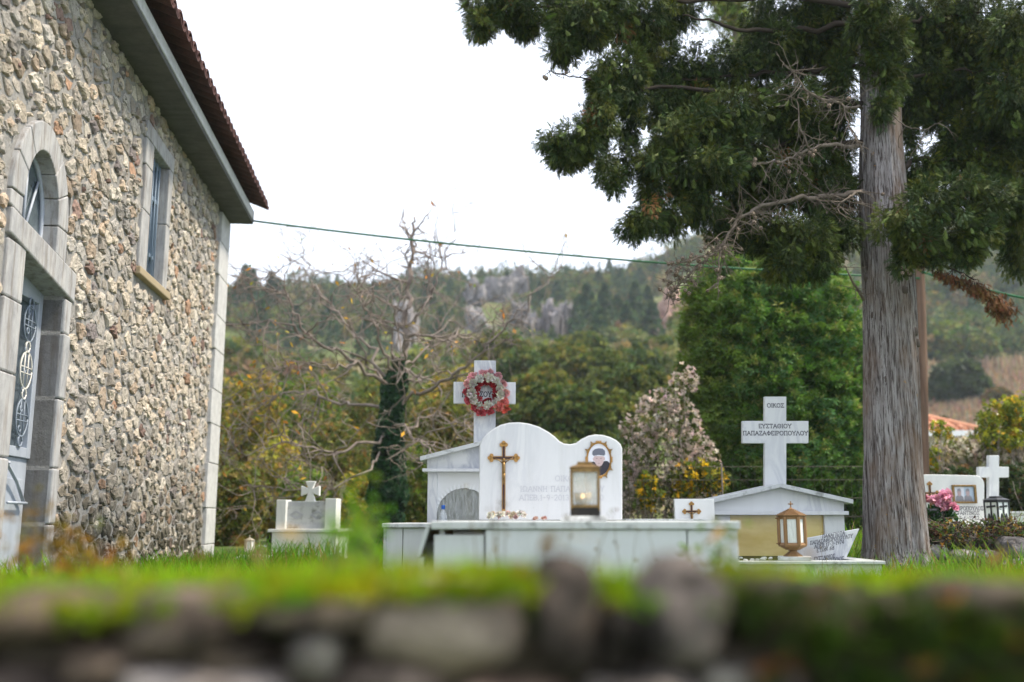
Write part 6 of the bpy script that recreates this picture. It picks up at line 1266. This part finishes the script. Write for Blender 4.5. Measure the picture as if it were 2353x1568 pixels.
for j in range(26):                       # rows of tiles
    x = xl+.2+j*.25
    f_ = min(1, max(0, (x-xl)/2.4), max(0, (xr-x)/2.9)); f_ = min(1, f_)
    if f_ > .08: mb.tube([(x, 27-.05, ze+.03), (x, 27+3.5*f_*.98, ze+.03+(zr+.3-ze)*f_*.98)], .075, 6)
for a_, b_ in (((xr+.05, 26.95, ze+.03), (xr-2.9, 30.5, zr+.34)),): mb.tube([a_, b_], .11, 8)
mb.build('tile_rows', M['tile_orange'], rf)
mb = MB(); mb.box(xl-.05, xr+.05, 26.86, 26.98, ze-.16, ze-.005); mb.box(xr+.002, xr+.12, 26.98, 34, ze-.16, ze-.005); mb.build('gutter', M['gutter'], H)
mb = MB(); mb.box(xl+2, xl+3, 27.47, 27.498, zb_+1.0, ze-.4); mb.box(xr-2.0, xr-1.0, 27.47, 27.498, zb_+1.0, ze-.4); mb.build('window', M['dark'], H)
fe = thing('wire_fence', (1.5, 12.2, 0), 'thin rusty wire fence behind the graves, below the evergreen', 'fence')
for x in np.arange(.55, 4.6, 2.0):
    mb = MB(); mb.tube([(x, 12.2, -.1), (x, 12.2, 1.12)], .012, 6); mb.build('post', M['wire'], fe)
mb = MB()
for z in (.25, .48, .70, .92, 1.08): mb.tube([(-.2, 12.2, z), (4.4, 12.2, z+.01)], .0035, 4)
for x in np.arange(-.2, 4.4, .09): mb.tube([(x, 12.203, .05), (x+.005, 12.203, 1.08)], .0025, 4)
mb.build('wire_mesh', M['wire'], fe)
# ------------------------------------------------------------------ rubble bank with creepers on the right
rb = MB()
for i, (cx, cy, Y, sx, sz) in enumerate(((2110, 1245, 8.1, 34, 18), (2165, 1240, 8.0, 30, 16), (2215, 1250, 8.05, 30, 20), (2270, 1245, 8.0, 34, 20), (2330, 1262, 7.7, 34, 26), (2390, 1250, 7.8, 40, 26), (2345, 1225, 8.2, 40, 14), (2140, 1270, 7.9, 30, 18), (2200, 1285, 7.8, 34, 20), (2260, 1285, 7.8, 30, 20), (2350, 1310, 7.4, 34, 24), (2300, 1305, 7.4, 18, 12))):
    p = V(cx, cy, Y); k = K(Y); rock(rb, p, sx*k, .16, sz*k, random.choice([(.16, .15, .15), (.22, .21, .21), (.12, .11, .10)]), 0, i*7.7)
rbo = rb.build('rubble_bank', M['field_stone']); tag(rbo, 'low bank of grey rubble overgrown with creeper below the right hand graves', 'rubble wall')
n = 2600; px_ = rng.uniform(2075, 2420, n); py_ = 1228+rng.normal(size=n)*14+np.where(px_ < 2130, (2130-px_)*.35, 0); Yq = 7.75+rng.random(n)*.5; p = np.array([V(a, b, c)[:] for a, b, c in zip(px_, py_, Yq)])
cols = np.array([(.055, .035, .022), (.05, .10, .02), (.09, .13, .025), (.30, .19, .03), (.10, .05, .03)]); v, f, c = scatter(*leafcluster(4, 1.2, .3, .26), p, basis(rdir(n)+[0, -.4, .3]), rng.uniform(.016, .045, n), vary(cols[rng.choice(5, n, p=[.32, .22, .16, .12, .18])], n, .25))
o = np_mesh('creeper', v, f, M['leaf'], None, c); tag(o, 'brown and green creeper trailing over the rubble bank', 'creeper', kind='stuff')
mb = MB()
for _ in range(90):
    a = V(random.uniform(2080, 2400), 1228+random.uniform(-20, 26), 7.8+random.uniform(-.1, .4)); mb.tube(wob(a, a+Vector((random.uniform(-.3, .3), random.uniform(-.1, .1), random.uniform(-.1, .12))), 4, .15), .0022, 4)
mb.build('creeper_stems', M['twig'], o)
# ------------------------------------------------------------------ flowers
def flower(mb_lists, c, r, col, nrm=(0, -1, .15), n=40):
    nrm = np.array(nrm, float); nrm /= np.linalg.norm(nrm); a = rng.uniform(0, 2*math.pi, n); el = rng.uniform(.15, 1.15, n)
    u = np.cross(nrm, [0, 0, 1.0]); u /= np.linalg.norm(u); w_ = np.cross(nrm, u)
    d = np.cos(el)[:, None]*nrm+np.sin(el)[:, None]*(np.cos(a)[:, None]*u+np.sin(a)[:, None]*w_)
    tv = np.array([(-.12, 0, .05), (.12, 0, .05), (.46, .12, .72), (.2, -.08, 1.0), (-.08, .14, .90), (-.46, -.04, .70)]); tf = np.array([(0, 1, 2, 5), (5, 2, 3, 4)])
    v, f, cc = scatter(tv, tf, np.repeat(np.array(c)[None], n, 0), basis(d), r*rng.uniform(.7, 1.15, n), vary(np.repeat(np.array(col)[None], n, 0)*(0.8+.4*(el[:, None]/1.15)), n, .12, .05)); return v, f, cc
YWR = 7.2+.1-.035
WC = V(1117.5, 902, YWR); kw = K(YWR)*1.01
wr = thing('flower_wreath', (WC.x, YWR, WC.z), 'round wreath of red and dusty white cloth flowers hung on the marble cross', 'wreath')
mb = MB(); mb.tube([(WC.x+32*kw*math.cos(a), YWR+.012, WC.z+32*kw*math.sin(a)) for a in np.linspace(0, 2*math.pi, 33)], .022, 8); mb.build('ring', mat('straw_ring', (.16, .03, .03), .9), wr)
def wring(n, rad, r, cols, dy, nmf='flower', a0=0, nfl=46):
    for k in range(n):
        a = 2*math.pi*(k+a0)/n+random.uniform(-.06, .06); rr = rad*random.uniform(.95, 1.05)*kw
        c = (WC.x+rr*math.cos(a), YWR+dy+random.uniform(-.008, .008), WC.z+rr*math.sin(a)); col = cols(a) if callable(cols) else random.choice(cols)
        v, f, cc = flower(None, c, r*kw*random.uniform(.9, 1.15), col, (math.cos(a)*.5, -1, math.sin(a)*.5), nfl); np_mesh(nmf, v, f, M['petal'], wr, cc)
wring(14, 42, 13.5, lambda a: (.88, .46, .50) if .9 < a < 2.2 else ((.85, .28, .24) if 5.3 < a < 6.3 else (.62, .12, .14) if a > 2.9 else (.86, .46, .46)), .004)
wring(11, 31, 14, [(.82, .79, .70), (.88, .86, .78), (.74, .70, .62)], -.016, a0=.5, nfl=54)
wring(11, 20, 9, [(.52, .05, .06), (.42, .04, .05), (.6, .10, .11)], -.006, nfl=34)
wring(10, 37, 8, [(.34, .40, .05), (.22, .32, .05)], -.012, 'leaf', .3, 3)
c = V(1163, 1040+15, YWR)
v, f, cc = flower(None, V(1162, 940, YWR-.01), 13*kw, (.62, .12, .08), (.4, -1, -.6), 16); np_mesh('flower', v, f, M['petal'], wr, cc)
def bunch(name, lab, centre, spread, n, r, cols, cat, up=.5):
    t = thing(name, centre, lab, cat); 
    for _ in range(n):
        p = Vector(centre)+Vector((random.uniform(-1, 1)*spread[0], random.uniform(-1, 1)*spread[1], random.uniform(0, 1)*spread[2])); v, f, c = flower(None, p, r*random.uniform(.8, 1.2), random.choice(cols), (random.uniform(-.6, .6), -.7, up+random.uniform(-.2, .5)), 22); np_mesh('flower', v, f, M['petal'], t, c)
    return t
fb = V(1165, 1190, 5.7); bunch('flower_spray', 'faded white cloth flowers lying before the crucifix on the slab', (fb.x, 5.7, zt+.018), (.10, .05, .022), 20, .022, [(.78, .74, .64), (.82, .79, .70), (.70, .50, .48), (.7, .6, .45)], 'flowers')
fr_ = V(1240, 1192, 5.75); bunch('flower_spray', 'small pinkish scrap of cloth flowers at the foot of the headstone', (fr_.x, 5.75, zt+.008), (.04, .03, .006), 5, .014, [(.55, .30, .26), (.6, .42, .36)], 'flowers')
pf_ = V(2160, 1168, 9.3); pk = bunch('pink_bouquet', 'bouquet of pink cloth lilies at the base of the cypress trunk', (pf_.x, 9.3, pf_.z-.02), (.11, .05, .13), 14, .065, [(.80, .40, .50), (.82, .55, .60), (.80, .34, .48)], 'flowers')
n = 200; p = np.array([(pf_.x, 9.32, pf_.z-.10)])+rng.normal(size=(n, 3))*np.array([.06, .04, .05]); v, f, c = scatter(*LEAF, p, basis(rdir(n)+[0, 0, .9]), rng.uniform(.06, .13, n), vary(np.array((.03, .09, .025)), n, .2)); np_mesh('leaves', v, f, M['leaf'], pk, c)
mb = MB(); vb = V(2150, 1215, 9.3); mb.lathe([(.05, 0), (.07, .02), (.06, .10), (.085, .2), (.07, .2)], (pf_.x-.02, 9.34, vb.z-.02), 14); mb.build('vase', mat('grey_vase', (.22, .2, .22), .5), pk)
# white pebbles in the right-hand kerb
for i in range(14):
    mb = MB(); p = V(random.uniform(1700, 1772), 1289, 6.5+random.uniform(0, .5)); rock(mb, (p.x, p.y, Z(1291, 6.45)+.004), .012, .012, .008, (.75, .74, .72), 0, i, 1)
    tag(mb.build('white_pebble', M.setdefault('pebble', mat('pebble', (.7, .7, .68), .7))), 'small white pebble lying along the kerb of the golden glass tomb', 'pebble', 'white pebbles along the kerb')
mb = MB(); p0 = Z(1291, 6.45); mb.box(X(1720, 6.45), X(1990, 6.45), 6.425, 7.55, -.1, p0-.004); tag(mb.build('grave_gravel', M['field_stone']), kind='stuff'); bpy.data.objects['grave_gravel'].parent = T3; bpy.data.objects['grave_gravel'].location = -OFF[T3.name]

# ------------------------------------------------------------------ air
hz_ = MB(); hz_.box(-900, 900, -20, 440, -9, 95); ho = hz_.build('haze', bpy.data.materials.new('haze_air'))
hm = ho.data.materials[0]; hm.use_nodes = True; t_ = hm.node_tree; t_.nodes.clear(); o_ = t_.nodes.new('ShaderNodeOutputMaterial'); pv = t_.nodes.new('ShaderNodeVolumePrincipled')
pv.inputs['Color'].default_value = (0.80, 0.88, 1.0, 1); pv.inputs['Density'].default_value = 0.0007; pv.inputs['Anisotropy'].default_value = 0.2
t_.links.new(pv.outputs[0], o_.inputs['Volume']); tag(ho, 'thin pale blue air that softens the far hill', 'haze', kind='stuff')
